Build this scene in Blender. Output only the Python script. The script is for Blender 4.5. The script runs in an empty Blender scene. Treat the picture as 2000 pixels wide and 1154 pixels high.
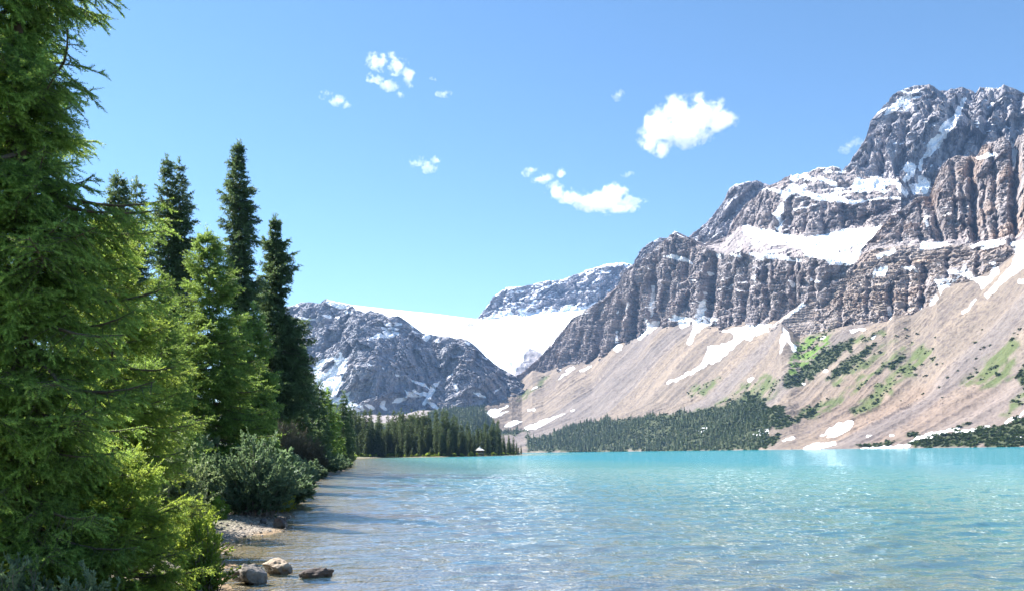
import bpy, math, random
import numpy as np

# ------------------------------------------------------------------ camera, sky, sun, exposure
S = bpy.context.scene
COL = S.collection
F = 1730.0                      # focal length in photograph pixels (2000 px wide)
HCX, HCY = 1000.0, 882.5        # where the horizon crosses the middle column
ROLL = math.atan(0.0140)
CR, SR = math.cos(ROLL), math.sin(ROLL)
CAMZ = 1.7

cam = bpy.data.cameras.new("camera")
cam.sensor_width = 36.0
cam.lens = F / 2000.0 * 36.0
cam.shift_y = (HCY - 577.0) / 2000.0
cam.clip_start = 0.1
cam.clip_end = 40000.0
camo = bpy.data.objects.new("camera", cam)
COL.objects.link(camo)
camo.location = (0, 0, CAMZ)
camo.rotation_euler = (math.radians(90), ROLL, 0)
S.camera = camo
S.render.resolution_x, S.render.resolution_y = 1024, 590

SUN_AZ, SUN_EL = math.radians(-62), math.radians(46)     # azimuth from +Y towards +X
world = bpy.data.worlds.new("World")
S.world = world
world.use_nodes = True
wn = world.node_tree.nodes
sky = wn.new("ShaderNodeTexSky")
sky.sky_type = 'NISHITA'
sky.sun_disc = False
sky.sun_elevation = SUN_EL
sky.sun_rotation = SUN_AZ
sky.altitude = 1500.0
sky.air_density = 1.0
sky.dust_density = 0.0
sky.ozone_density = 2.5
wn["Background"].inputs[1].default_value = 0.068
hs = wn.new("ShaderNodeHueSaturation")
hs.inputs["Saturation"].default_value = 1.10
hs.inputs["Hue"].default_value = 0.495
world.node_tree.links.new(sky.outputs[0], hs.inputs["Color"])
world.node_tree.links.new(hs.outputs[0], wn["Background"].inputs[0])

sl = bpy.data.lights.new("sun", 'SUN')
sl.energy = 5.0
sl.angle = math.radians(0.5)
sl.color = (1.0, 0.95, 0.87)
so = bpy.data.objects.new("sun", sl)
COL.objects.link(so)
so.location = (0, 0, 3000)
so.rotation_euler = (math.pi / 2 - SUN_EL, 0, -SUN_AZ + math.pi)

S.view_settings.view_transform = 'Standard'
S.view_settings.look = 'None'
S.view_settings.exposure = 1.66
S.view_settings.gamma = 1.0
S.cycles.max_bounces = 10
S.cycles.diffuse_bounces = 6
S.cycles.glossy_bounces = 3
S.cycles.transmission_bounces = 6
S.cycles.transparent_max_bounces = 12
S.cycles.volume_bounces = 3
S.cycles.sample_clamp_indirect = 6.0
S.cycles.caustics_reflective = False
S.cycles.caustics_refractive = False

rng = np.random.default_rng(7)

# ------------------------------------------------------------------ projection helpers
def p2w(px, py, Y):
    dx = np.asarray(px, float) - HCX
    dy = HCY - np.asarray(py, float)
    X = (dx * CR + dy * SR) / F * Y
    Z = CAMZ + (dy * CR - dx * SR) / F * Y
    return X, np.asarray(Y, float) + 0 * X, Z

def w2p(X, Y, Z):
    a = X / Y * F
    b = (Z - CAMZ) / Y * F
    return HCX + a * CR - b * SR, HCY - (b * CR + a * SR)

def ground_at(px, py, z=0.0):
    dx, dy = px - HCX, HCY - py
    t = (dy * CR - dx * SR) / F
    Y = (z - CAMZ) / t
    return (dx * CR + dy * SR) / F * Y, Y

# ------------------------------------------------------------------ noise
def _hash(ix, iy, iz, seed):
    h = (ix.astype(np.uint32) * np.uint32(374761393) + iy.astype(np.uint32) * np.uint32(668265263)
         + iz.astype(np.uint32) * np.uint32(2246822519) + np.uint32((seed * 974711 + 12345) & 0xffffffff))
    h = (h ^ (h >> np.uint32(13))) * np.uint32(1274126177)
    h = h ^ (h >> np.uint32(16))
    return h.astype(np.float32) * np.float32(2.0 / 4294967295.0) - np.float32(1.0)

def noise(x, y, z, seed=0):
    x, y, z = np.broadcast_arrays(np.asarray(x, np.float64), np.asarray(y, np.float64), np.asarray(z, np.float64))
    fx, fy, fz = np.floor(x), np.floor(y), np.floor(z)
    ix, iy, iz = fx.astype(np.int64), fy.astype(np.int64), fz.astype(np.int64)
    u, v, w = (x - fx).astype(np.float32), (y - fy).astype(np.float32), (z - fz).astype(np.float32)
    u = u * u * u * (u * (u * 6 - 15) + 10)
    v = v * v * v * (v * (v * 6 - 15) + 10)
    w = w * w * w * (w * (w * 6 - 15) + 10)
    def H(a, b, c):
        return _hash(ix + a, iy + b, iz + c, seed)
    x00 = H(0, 0, 0) * (1 - u) + H(1, 0, 0) * u
    x10 = H(0, 1, 0) * (1 - u) + H(1, 1, 0) * u
    x01 = H(0, 0, 1) * (1 - u) + H(1, 0, 1) * u
    x11 = H(0, 1, 1) * (1 - u) + H(1, 1, 1) * u
    y0 = x00 * (1 - v) + x10 * v
    y1 = x01 * (1 - v) + x11 * v
    return y0 * (1 - w) + y1 * w

def fbm(x, y, z, octv=4, seed=0, gain=0.5):
    s, a, f = 0.0, 1.0, 1.0
    for i in range(octv):
        s = s + a * noise(x * f + i * 17.3, y * f - i * 9.1, z * f + i * 5.7, seed + i)
        a *= gain
        f *= 2.03
    return s

def ridged(x, y, z, octv=3, seed=0, gain=0.5):
    s, a, f = 0.0, 1.0, 1.0
    for i in range(octv):
        s = s + a * (1.0 - 2.2 * np.abs(noise(x * f + i * 7.7, y * f + i * 3.1, z * f - i * 2.3, seed + i)))
        a *= gain
        f *= 2.1
    return s

def smooth(a, b, x):
    t = np.clip((x - a) / (b - a), 0, 1)
    return t * t * (3 - 2 * t)

def inpoly(px, py, poly):
    r = np.zeros(px.shape, bool)
    n = len(poly)
    x0, y0 = min(p[0] for p in poly), min(p[1] for p in poly)
    x1, y1 = max(p[0] for p in poly), max(p[1] for p in poly)
    m = (px >= x0) & (px <= x1) & (py >= y0) & (py <= y1)
    if not m.any():
        return r
    a, b = px[m], py[m]
    q = np.zeros(a.shape, bool)
    for i in range(n):
        xa, ya = poly[i]
        xb, yb = poly[(i + 1) % n]
        if ya == yb:
            continue
        c = (ya > b) != (yb > b)
        q ^= c & (a < (xb - xa) * (b - ya) / (yb - ya) + xa)
    r[m] = q
    return r

def inany(px, py, polys):
    r = np.zeros(px.shape, bool)
    for p in polys:
        r |= inpoly(px, py, p)
    return r

# ------------------------------------------------------------------ mesh helpers
def tag(o, label=None, cat=None, group=None, kind=None):
    if label: o["label"] = label
    if cat: o["category"] = cat
    if group: o["group"] = group
    if kind: o["kind"] = kind
    return o

def link(name, me, mat=None, parent=None):
    o = bpy.data.objects.new(name, me)
    COL.objects.link(o)
    if mat is not None and len(me.materials) == 0:
        me.materials.append(mat)
    if parent is not None:
        o.parent = parent
    return o

def mesh_np(name, V, faces, attrs=None, smooth_shade=True):
    """V (n,3); faces (m,3) or (m,4) int array; attrs {name: array}"""
    me = bpy.data.meshes.new(name)
    V = np.ascontiguousarray(V, np.float32)
    faces = np.ascontiguousarray(faces, np.int32)
    m, k = faces.shape
    me.vertices.add(len(V))
    me.vertices.foreach_set("co", V.ravel())
    me.loops.add(m * k)
    me.loops.foreach_set("vertex_index", faces.ravel())
    me.polygons.add(m)
    me.polygons.foreach_set("loop_start", np.arange(0, m * k, k, dtype=np.int32))
    me.polygons.foreach_set("use_smooth", np.full(m, smooth_shade, dtype=bool))
    me.update(calc_edges=True)
    for a, d in (attrs or {}).items():
        d = np.asarray(d, np.float32)
        if d.ndim == 1:
            at = me.attributes.new(a, 'FLOAT', 'POINT')
            at.data.foreach_set("value", np.ascontiguousarray(d))
        else:
            at = me.attributes.new(a, 'FLOAT_COLOR', 'POINT')
            c = np.ones((len(V), 4), np.float32)
            c[:, :3] = d
            at.data.foreach_set("color", c.ravel())
    return me

def grid_faces(nr, nc):
    i = np.arange(nr * nc).reshape(nr, nc)
    return np.stack([i[:-1, :-1], i[:-1, 1:], i[1:, 1:], i[1:, :-1]], -1).reshape(-1, 4)

class NT:
    """tiny helper for node trees"""
    def __init__(self, mat):
        mat.use_nodes = True
        self.t = mat.node_tree
        self.t.nodes.clear()
        self.out = self.n("ShaderNodeOutputMaterial")
    def n(self, kind, **kw):
        nd = self.t.nodes.new(kind)
        for k, v in kw.items():
            if k.startswith("i_"):
                key = k[2:]
                key = int(key) if key.isdigit() else key.replace("_", " ")
                self.put(nd.inputs[key], v)
            else:
                setattr(nd, k, v)
        return nd
    def put(self, sock, v):
        if isinstance(v, bpy.types.NodeSocket):
            self.t.links.new(v, sock)
        elif isinstance(v, bpy.types.Node):
            self.t.links.new(v.outputs[0], sock)
        else:
            if isinstance(v, (tuple, list)) and len(v) == 3 and len(sock.default_value) == 4:
                v = tuple(v) + (1.0,)
            sock.default_value = v
    def attr(self, name):
        return self.n("ShaderNodeAttribute", attribute_name=name)
    def math(self, op, a, b=None, c=None, clamp=False):
        nd = self.n("ShaderNodeMath", operation=op)
        nd.use_clamp = clamp
        for i, v in enumerate((a, b, c)):
            if v is not None:
                self.put(nd.inputs[i], v)
        return nd.outputs[0]
    def vmath(self, op, a, b=None, out=0):
        nd = self.n("ShaderNodeVectorMath", operation=op)
        for i, v in enumerate((a, b)):
            if v is not None:
                self.put(nd.inputs[i], v)
        return nd.outputs[out]
    def mix(self, fac, a, b, blend='MIX'):
        nd = self.n("ShaderNodeMix", data_type='RGBA', blend_type=blend)
        self.put(nd.inputs[0], fac)
        self.put(nd.inputs[6], a)
        self.put(nd.inputs[7], b)
        return nd.outputs[2]
    def ramp(self, fac, stops):
        nd = self.n("ShaderNodeValToRGB")
        el = nd.color_ramp.elements
        while len(el) < len(stops):
            el.new(0.5)
        for e, (p, c) in zip(el, stops):
            e.position = p
            e.color = tuple(c) + (1.0,) if len(c) == 3 else c
        self.put(nd.inputs[0], fac)
        return nd.outputs[0]
    def smooth(self, x, a, b):
        nd = self.n("ShaderNodeMapRange", interpolation_type='SMOOTHSTEP')
        self.put(nd.inputs[0], x)
        nd.inputs[1].default_value = a
        nd.inputs[2].default_value = b
        return nd.outputs[0]
    def noise(self, vec, scale, detail=4, rough=0.55, out=0):
        nd = self.n("ShaderNodeTexNoise")
        self.put(nd.inputs["Vector"], vec)
        nd.inputs["Scale"].default_value = scale
        nd.inputs["Detail"].default_value = detail
        nd.inputs["Roughness"].default_value = rough
        return nd.outputs[out]
    def coords(self):
        return self.n("ShaderNodeTexCoord").outputs["Object"]

def mat_new(name):
    m = bpy.data.materials.new(name)
    return m, NT(m)

# ------------------------------------------------------------------ what grows and lies where on the slopes (outlines on the terrain)
def zz(ox, oy, k):
    return lambda *ps: [[(ox + x / k, oy + y / k) for x, y in p] for p in ps]
Z3, Z4, Z5, Z6 = zz(560, 560, 3.206), zz(900, 460, 2.508), zz(1450, 140, 2.307), zz(1450, 540, 3.036)

SNOW = Z4(
    [(1000,410),(1050,385),(1110,400),(1140,410),(1200,400),(1260,405),(1250,435),(1190,445),(1160,470),(1120,540),(1105,535),(1130,470),(1140,430),(1080,455),(1060,425)],
    [(1195,270),(1215,260),(1200,330),(1190,400),(1140,405),(1165,340)],
    [(930,420),(985,415),(960,450),(920,480),(880,515),(865,510),(900,465)],
    [(932,240),(948,240),(951,350),(945,405),(930,400),(928,330)],
    [(890,390),(925,425),(915,440),(885,400)],
    [(1260,460),(1330,455),(1400,440),(1505,435),(1505,465),(1420,500),(1380,510),(1330,560),(1280,600),(1190,645),(1100,690),(1010,730),(1005,722),(1090,680),(1160,640),(1190,610),(1195,580),(1215,540),(1260,540),(1330,510),(1330,470)],
    [(740,555),(770,535),(800,540),(760,570)], [(755,530),(760,470),(775,460),(770,520)],
    [(100,880),(150,850),(250,828),(180,870),(240,860),(170,890)],
    [(200,940),(230,910),(305,905),(260,930)],
    [(310,940),(400,900),(520,868),(440,905),(380,945),(320,955)],
    [(340,755),(385,735),(380,745),(345,760)], [(580,660),(640,630),(650,635),(590,670)],
    [(1410,710),(1440,690),(1445,695),(1415,715)], [(480,655),(495,655),(490,668)],
    [(550,635),(558,642),(510,682),(470,705),(500,675)],
    [(320,850),(360,842),(365,852),(325,860)], [(530,855),(555,845),(560,850),(535,862)],
    [(985,100),(1040,96),(1060,98),(1135,128),(1135,140),(1080,128),(1050,115),(1000,112)],
    [(1235,92),(1275,92),(1270,112),(1250,108)], [(1315,93),(1390,90),(1380,117),(1330,105)],
    [(1400,86),(1505,90),(1505,120),(1440,100)], [(1210,180),(1240,186),(1240,200),(1212,194)],
    [(868,188),(897,193),(880,200)], [(900,148),(932,165),(936,174),(905,160)],
    [(1150,880),(1200,850),(1235,905),(1220,930),(1190,935),(1150,960),(1210,930)] if False else [(1150,955),(1210,930),(1230,938),(1160,965)],
    [(1240,960),(1290,950),(1310,965),(1260,970)], [(1410,980),(1460,955),(1505,940),(1505,965),(1440,988)],
    [(820,330),(835,320),(830,345),(800,375)], [(760,370),(780,360),(770,390)],
) + Z5(
    [(0,690),(100,710),(200,735),(300,745),(400,725),(480,705),(560,715),(640,690),(600,730),(550,780),(520,850),(480,875),(390,870),(380,850),(290,830),(250,790),(200,760),(80,745),(0,735)],
    [(20,820),(90,822),(180,828),(210,835),(280,850),(260,862),(160,845),(90,850)],
    [(60,545),(110,520),(200,540),(220,515),(330,552),(460,570),(500,580),(560,575),(740,565),(745,578),(620,576),(500,598),(450,590),(340,580),(240,550),(200,570),(180,610),(185,565),(110,528)],
    [(140,640),(170,590),(188,600),(182,680),(175,720),(150,720),(165,680),(120,625)],
    [(205,482),(255,450),(335,485),(325,498),(270,475),(225,495)],
    [(335,465),(425,500),(428,522),(350,492)],
    [(490,512),(520,478),(560,496),(640,485),(700,485),(755,555),(730,562),(690,522),(640,550),(590,528),(540,548),(500,542)],
    [(745,508),(855,495),(835,545),(780,562)],
    [(1016,112),(985,190),(942,275),(890,330),(846,380),(808,395),(842,318),(872,284),(910,224),(950,204),(990,122)],
    [(705,428),(760,410),(782,428),(772,472),(735,502),(722,490),(743,455)],
    [(790,440),(800,395),(817,395),(807,455)], [(788,468),(818,468),(835,498),(792,508)],
    [(805,72),(785,100),(735,142),(685,182),(636,204),(648,178),(698,128),(750,98)],
    [(1045,385),(1140,366),(1152,380),(1070,400)], [(1218,350),(1238,343),(1235,400),(1222,462),(1213,400)],
    [(818,640),(838,640),(838,700),(823,712)],
    [(800,773),(900,767),(935,780),(850,802),(805,802)], [(1015,780),(1090,768),(1185,757),(1182,777),(1110,802),(1035,797)],
    [(600,830),(685,795),(695,815),(610,848)], [(618,880),(662,872),(642,922),(598,928)],
    [(700,883),(760,877),(805,905),(740,897)], [(740,130),(770,145),(740,185),(725,160)],
    [(865,940),(960,930),(1000,870),(1020,900),(1050,930),(1110,920),(1130,880),(1110,860),(1140,855),(1160,910),(1080,980),(1060,950),(990,920),(900,990),(890,1010),(880,970)],
    [(1200,770),(1260,760),(1290,770),(1290,870),(1180,950),(1100,1020),(1095,1000),(1170,920),(1210,870),(1230,810)],
    [(990,1085),(1050,1022),(1058,1028),(1000,1090)], [(1240,940),(1290,935),(1290,960),(1245,955)],
    [(840,1050),(870,1000),(882,1020),(850,1058)], [(660,1112),(653,1060),(674,1052),(674,1112)],
    [(798,1072),(805,1035),(812,1070)], [(580,930),(600,880),(608,900),(590,935)],
    [(180,1110),(280,1038),(288,1050),(200,1112)], [(920,895),(990,895),(1000,910),(930,915)],
    [(200,940),(235,945),(242,980),(225,975)], [(300,930),(350,940),(345,950),(305,940)], [(40,930),(70,905),(80,900),(60,950)],
) + Z6(
    [(240,300),(255,310),(300,400),(325,430),(300,445),(270,380),(230,430),(212,475),(225,400)],
    [(250,240),(355,158),(362,170),(280,238),(245,248)],
    [(0,290),(180,280),(170,300),(100,320),(50,370),(10,385),(40,350),(60,335),(0,345)],
    [(630,318),(690,303),(738,308),(730,327),(690,322),(650,337)], [(750,360),(800,338),(797,355),(760,377)],
    [(440,950),(500,910),(560,870),(640,848),(665,850),(660,890),(600,920),(560,940),(500,962),(520,930),(460,945)],
    [(350,1020),(390,995),(450,988),(540,983),(560,995),(520,1010),(450,1022),(420,1032)],
    [(230,972),(270,951),(312,953),(305,968)], [(40,952),(110,905),(165,893),(140,922),(80,948)],
    [(725,950),(760,928),(772,935),(740,954)],
    [(670,1015),(780,1008),(850,1006),(960,993),(1040,948),(1100,928),(1200,908),(1290,888),(1302,895),(1180,932),(1090,962),(1040,967),(990,1007),(900,1020),(780,1022)],
    [(1250,920),(1340,908),(1400,893),(1465,878),(1465,892),(1380,922),(1260,932)],
    [(1545,860),(1640,818),(1680,778),(1680,802),(1640,842),(1560,870)], [(1590,972),(1640,938),(1662,943),(1600,977)],
    [(868,937),(900,933),(897,948)], [(450,365),(490,345),(495,352),(465,372)],
    [(30,610),(70,592),(78,598),(40,625)], [(480,560),(505,553),(500,570),(478,572)], [(345,632),(375,630),(370,642),(348,642)],
) + Z3(
    [(205,640),(170,580),(160,500),(200,460),(240,450),(300,430),(345,400),(350,440),(380,450),(375,500),(350,560),(330,600),(360,580),(345,620),(320,650),(300,700),(400,650),(390,680),(400,720),(480,740),(490,765),(420,790),(330,740),(280,720),(230,640)],
    [(245,72),(370,108),(385,130),(330,142),(270,112),(243,97)],
    [(215,178),(272,170),(292,195),(240,192)], [(300,183),(332,182),(322,200)], [(355,148),(402,148),(412,162),(365,167)],
    [(505,330),(560,290),(620,270),(705,278),(700,302),(640,322),(560,317),(510,342)], [(600,228),(722,222),(717,242),(620,242)],
    [(588,254),(712,253),(702,267),(600,269)],
    [(725,630),(760,655),(800,640),(830,660),(890,655),(900,630),(920,600),(970,590),(940,630),(900,700),(860,740),(845,730),(880,680),(830,685),(770,690),(690,730),(650,730),(700,690),(760,680)],
    [(750,570),(820,590),(880,618),(900,640),(860,622),(800,602)], [(880,725),(920,718),(958,760),(930,767),(900,747)],
    [(575,750),(600,710),(622,710),(612,740),(632,780),(605,767)], [(478,735),(520,728),(552,762),(530,767)],
    [(1043,610),(1055,598),(1077,640),(1065,657)], [(1153,655),(1200,663),(1252,690),(1240,699),(1190,677)],
    [(1008,560),(1040,538),(1047,545),(1015,567)], [(498,480),(545,489),(510,497)], [(578,500),(622,513),(600,518)],
    [(638,523),(722,559),(700,563)], [(58,180),(130,193),(192,200),(180,212),(120,207),(58,194)],
    [(848,320),(870,288),(902,315),(880,342)], [(923,330),(962,328),(957,357),(935,352)], [(763,230),(800,244),(795,252)],
    [(790,265),(835,290),(830,296),(788,275)], [(1115,340),(1150,345),(1140,362),(1120,358)], [(1220,430),(1262,450),(1255,458),(1222,440)],
    [(1310,640),(1350,625),(1330,650),(1290,675)], [(930,600),(965,590),(880,730),(845,735)],
)
SNOW_HOLES = Z3([(205,525),(250,470),(302,450),(292,500),(232,542)], [(310,425),(335,415),(330,445),(312,450)],
                [(300,555),(350,535),(352,548),(305,570)]) + Z5(
                [(430,800),(450,812),(440,828)], [(480,800),(500,790),(505,810),(485,830)], [(640,520),(700,505),(690,520),(650,540)])
TALUS = Z3([(400,745),(470,760),(560,790),(660,785),(700,768),(790,775),(860,763),(900,775),(860,850),(400,850)])
VEG_DARK = Z6(
    [(240,640),(270,590),(340,560),(430,480),(520,420),(600,380),(650,360),(640,420),(560,500),(480,560),(400,610),(300,660)],
    [(490,600),(560,530),(650,460),(720,420),(780,410),(770,440),(690,500),(620,560),(560,600),(500,625)],
    [(800,580),(860,500),(960,450),(970,470),(880,540),(810,590)],
    [(0,820),(120,770),(260,765),(260,800),(300,840),(440,800),(450,820),(330,855),(250,890),(160,900),(60,940),(200,950),(230,985),(130,1010),(0,1025)],
    [(980,1005),(1050,965),(1180,935),(1300,930),(1470,890),(1560,870),(1640,850),(1720,820),(1720,1005),(1300,1005)],
    [(1250,890),(1300,873),(1350,883),(1250,907)], [(1640,570),(1690,520),(1690,660),(1640,660)],
    [(660,1000),(780,985),(850,990),(950,985),(900,1002),(780,1006)], [(990,950),(1010,930),(1060,935),(1000,960)],
) + Z4([(310,1060),(330,990),(420,970),(520,950),(700,905),(850,895),(1000,875),(1200,850),(1320,820),(1400,780),(1440,760),(1505,800),(1505,1045),(1400,1055),(900,1060),(600,1060)],
       [(100,850),(190,960),(250,965),(345,955),(300,978),(220,988),(80,980),(60,900)])
VEG_LIGHT = Z6([(255,600),(300,480),(330,400),(420,365),(480,370),(520,400),(480,450),(380,530),(300,590)])
VEG_SPARSE = Z6(
    [(520,620),(700,500),(850,400),(900,370),(920,390),(800,480),(640,600),(560,640)],
    [(620,660),(760,560),(900,460),(1000,375),(1010,400),(900,500),(760,620),(660,680)],
    [(640,800),(760,690),(900,570),(1000,450),(1080,385),(1090,410),(1140,430),(1100,520),(960,600),(860,700),(760,790),(660,830)],
    [(300,850),(380,780),(480,750),(560,700),(640,680),(560,760),(440,820),(330,860)],
    [(0,650),(120,600),(240,600),(200,720),(60,760),(0,760)],
    [(1300,640),(1420,500),(1600,360),(1640,400),(1600,620),(1400,650)], [(1530,830),(1600,720),(1700,660),(1700,720),(1560,840)],
    [(640,380),(760,330),(830,300),(830,330),(700,400)], [(340,378),(480,330),(560,320),(460,370)],
) + Z4([(1110,760),(1280,680),(1200,770),(1120,790)], [(270,790),(420,700),(400,740),(290,800)],
       [(1200,850),(1320,790),(1505,690),(1505,800),(1400,790),(1320,825)], [(1090,890),(1200,845),(1260,860),(1100,905)])

# ------------------------------------------------------------------ terrain sheets: 3-D feature lines lofted, then carved
OUTW = np.array([-0.47, -0.88])                 # the direction, out over the lake, in which the right-hand wall is carved

def loft(x0, x1, dx, lines, rows, back=None):
    """lines: [(anchor list (px,py,Y))]; rows[i] grid rows between line i and i+1. Returns P (nr,nc,3) and line parameter per row."""
    u = np.arange(x0, x1 + dx, dx)
    L = []
    prev = None
    for an in lines:
        a = np.array(an, float)
        py = np.interp(u, a[:, 0], a[:, 1])
        Y = np.interp(u, a[:, 0], a[:, 2])
        if prev is not None:
            py = np.minimum(py, prev - 0.4)
        prev = py
        L.append(np.stack(p2w(u, py, Y), -1))
    P, par = [], []
    for k in range(len(L) - 1):
        for j in range(rows[k]):
            t = j / rows[k]
            P.append(L[k] * (1 - t) + L[k + 1] * t)
            par.append(k + t)
    P.append(L[-1])
    par.append(len(L) - 1)
    if back:
        n, dY, dZ = back
        for j in range(1, n + 1):
            t = j / n
            q = L[-1].copy()
            q[:, 0] += -q[:, 0] * 0 + dY * t * (q[:, 0] / q[:, 1])
            q[:, 1] += dY * t
            q[:, 2] -= dZ * t * t
            P.append(q)
            par.append(len(L) - 1 + t)
    return np.array(P), np.array(par)

def gnormals(P):
    du = np.gradient(P, axis=1)
    dv = np.gradient(P, axis=0)
    n = np.cross(du, dv)
    n /= np.linalg.norm(n, axis=-1, keepdims=True) + 1e-9
    return n

def cells(x, y, z, seed=0):
    """blocky rock: random value of the nearest jittered cell, and the gap to the second nearest (0 at a joint)"""
    x, y, z = np.broadcast_arrays(x, y, z)
    ix, iy, iz = np.floor(x).astype(np.int64), np.floor(y).astype(np.int64), np.floor(z).astype(np.int64)
    d1 = np.full(x.shape, 9.0, np.float32); d2 = d1.copy(); val = np.zeros(x.shape, np.float32)
    for a in (-1, 0, 1):
        for b in (-1, 0, 1):
            for c in (-1, 0, 1):
                jx, jy, jz = ix + a, iy + b, iz + c
                qx = jx + .5 + .42 * _hash(jx, jy, jz, seed + 1); qy = jy + .5 + .42 * _hash(jx, jy, jz, seed + 2); qz = jz + .5 + .42 * _hash(jx, jy, jz, seed + 3)
                d = ((x - qx) ** 2 + (y - qy) ** 2 + (z - qz) ** 2).astype(np.float32)
                new = d < d1
                d2 = np.where(new, d1, np.minimum(d2, d))
                d1 = np.where(new, d, d1)
                val = np.where(new, _hash(jx, jy, jz, seed + 4), val)
    return val, np.sqrt(d2) - np.sqrt(d1)

def gully(px, py, lines):
    """depth of the couloirs that follow the given lines on a wall: (x0,y0,x1,y1,width,depth)"""
    d = np.zeros(px.shape)
    jx = 4 * fbm(px / 14, py / 14, 0, 3, 222)
    for x0, y0, x1, y1, w, dep in lines:
        vx, vy = x1 - x0, y1 - y0
        t = np.clip(((px - x0) * vx + (py - y0) * vy) / (vx * vx + vy * vy), 0, 1)
        q = np.abs(np.hypot(px + jx - x0 - t * vx, py - y0 - t * vy)) / w
        d = np.maximum(d, dep * np.clip(1 - q, 0, 1) ** .8)
    return d

def facets(x, y, z, seed=0, tilt=1.0):
    """angular rock: every jittered cell carries its own tilted plane, so faces are flat and meet at sharp edges"""
    x, y, z = np.broadcast_arrays(x, y, z)
    ix, iy, iz = np.floor(x).astype(np.int64), np.floor(y).astype(np.int64), np.floor(z).astype(np.int64)
    d1 = np.full(x.shape, 9.0, np.float32); val = np.zeros(x.shape, np.float32)
    for a in (-1, 0, 1):
        for b in (-1, 0, 1):
            for c in (-1, 0, 1):
                jx, jy, jz = ix + a, iy + b, iz + c
                ex = (x - jx - .5 - .42 * _hash(jx, jy, jz, seed + 1)).astype(np.float32)
                ey = (y - jy - .5 - .42 * _hash(jx, jy, jz, seed + 2)).astype(np.float32)
                ez = (z - jz - .5 - .42 * _hash(jx, jy, jz, seed + 3)).astype(np.float32)
                d = ex * ex + ey * ey + ez * ez
                new = d < d1
                d1 = np.where(new, d, d1)
                pl = _hash(jx, jy, jz, seed + 4) + tilt * 1.5 * (_hash(jx, jy, jz, seed + 5) * ex + .5 * _hash(jx, jy, jz, seed + 6) * ez)
                val = np.where(new, pl, val)
    return val

def carve(P, amt, out, big=30.0, mid=12.0, fine=4.0, lam=190.0, strata=5.0, sh=19.0, seed=0, vz=6.0, lean=0.0, dip=0.06, block=5.0, gul=None, bed=0.0):
    """push a wall in and out along the horizontal direction `out`: buttresses, gullies, ribs, broken blocks and ledges"""
    X, Y, Z = P[..., 0], P[..., 1], P[..., 2]
    wx = 0.35 * lam * noise(X / lam, Y / lam, Z / (lam * 2.2), seed + 40) + .06 * lam * noise(X / (lam * .2), Y / (lam * .2), Z / (lam * 1.6), seed + 41)
    c = (X + wx) + lean * Z
    d = Y + 0.2 * wx
    def billow(k, zs_, sd):
        return 2.4 * np.abs(noise(c / (lam * k), d / (lam * k), Z / (lam * zs_), sd)) - .8
    D = big * (.55 * billow(1, 4.5, seed + 1) + .3 * ridged(c / (lam * .6), d / (lam * .6), Z / (lam * 2.6), 2, seed + 2))
    wf = .05 * lam * fbm(X / (lam * .16), Y / (lam * .16), Z / (lam * .3), 3, seed + 36)
    D = D + mid * (1.1 * facets((c + wf) / (lam * .30), (d + wf) / (lam * .30), Z / (lam * .85), seed + 50, 1.2)
                   + .50 * facets((c - wf) / (lam * .13), (d + wf) / (lam * .13), Z / (lam * .30), seed + 60, 1.2)
                   + .35 * billow(.22, 2.2, seed + 5))
    zs = Z + dip * X + 3.5 * fbm(X / 110, Y / 110, Z / 90, 3, seed + 13)
    bw = lam * .115
    wj = 8 * fbm(X / 16, Y / 16, Z / 16, 3, seed + 33)
    v1, g1 = cells((c + wj) / bw, (d + wj) / bw, (zs + wj) / (lam * .30), seed + 21)
    v2, g2 = cells((c + wj) / (bw * .45), (d - wj) / (bw * .45), zs / (lam * .08), seed + 27)
    D = D * (1 - .45 * bed)
    block = block * (1 - .5 * bed)
    strata = strata * (1 + .5 * bed)
    D = D + block * (.8 * v1 + .6 * v2) - block * .7 * (1 - smooth(0, .10, g1)) - block * .25 * (1 - smooth(0, .12, g2))
    D = D + fine * .5 * fbm(c / (lam * .05), d / (lam * .05), Z / (lam * .12), 3, seed + 9, 0.6)
    zs = zs + 1.6 * v1
    st = (zs / sh) % 1.0
    st2 = (zs / (sh * 0.37)) % 1.0
    sm = 0.6 + 0.5 * noise(X / 160, Y / 160, Z / 70, seed + 15)
    D = D + strata * sm * (smooth(0, .9, st) - smooth(.92, 1, st) - 0.3) + strata * .40 * (smooth(0, .85, st2) - smooth(.85, 1, st2) - 0.4)
    if gul:
        D = D - .85 * gully(*w2p(X, Y, Z), gul)
    N0 = gnormals(P)[..., 2] * 0
    Q = P.copy()
    Q[..., 0] += out[0] * D * amt
    Q[..., 1] += out[1] * D * amt
    Q[..., 2] += amt * vz * np.clip(1.2 - np.abs(N0), .0, 1) * (.6 * fbm(X / (lam * .12), Y / (lam * .12), Z / (lam * .5), 3, seed + 19) + .4 * v1)
    return Q

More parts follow.
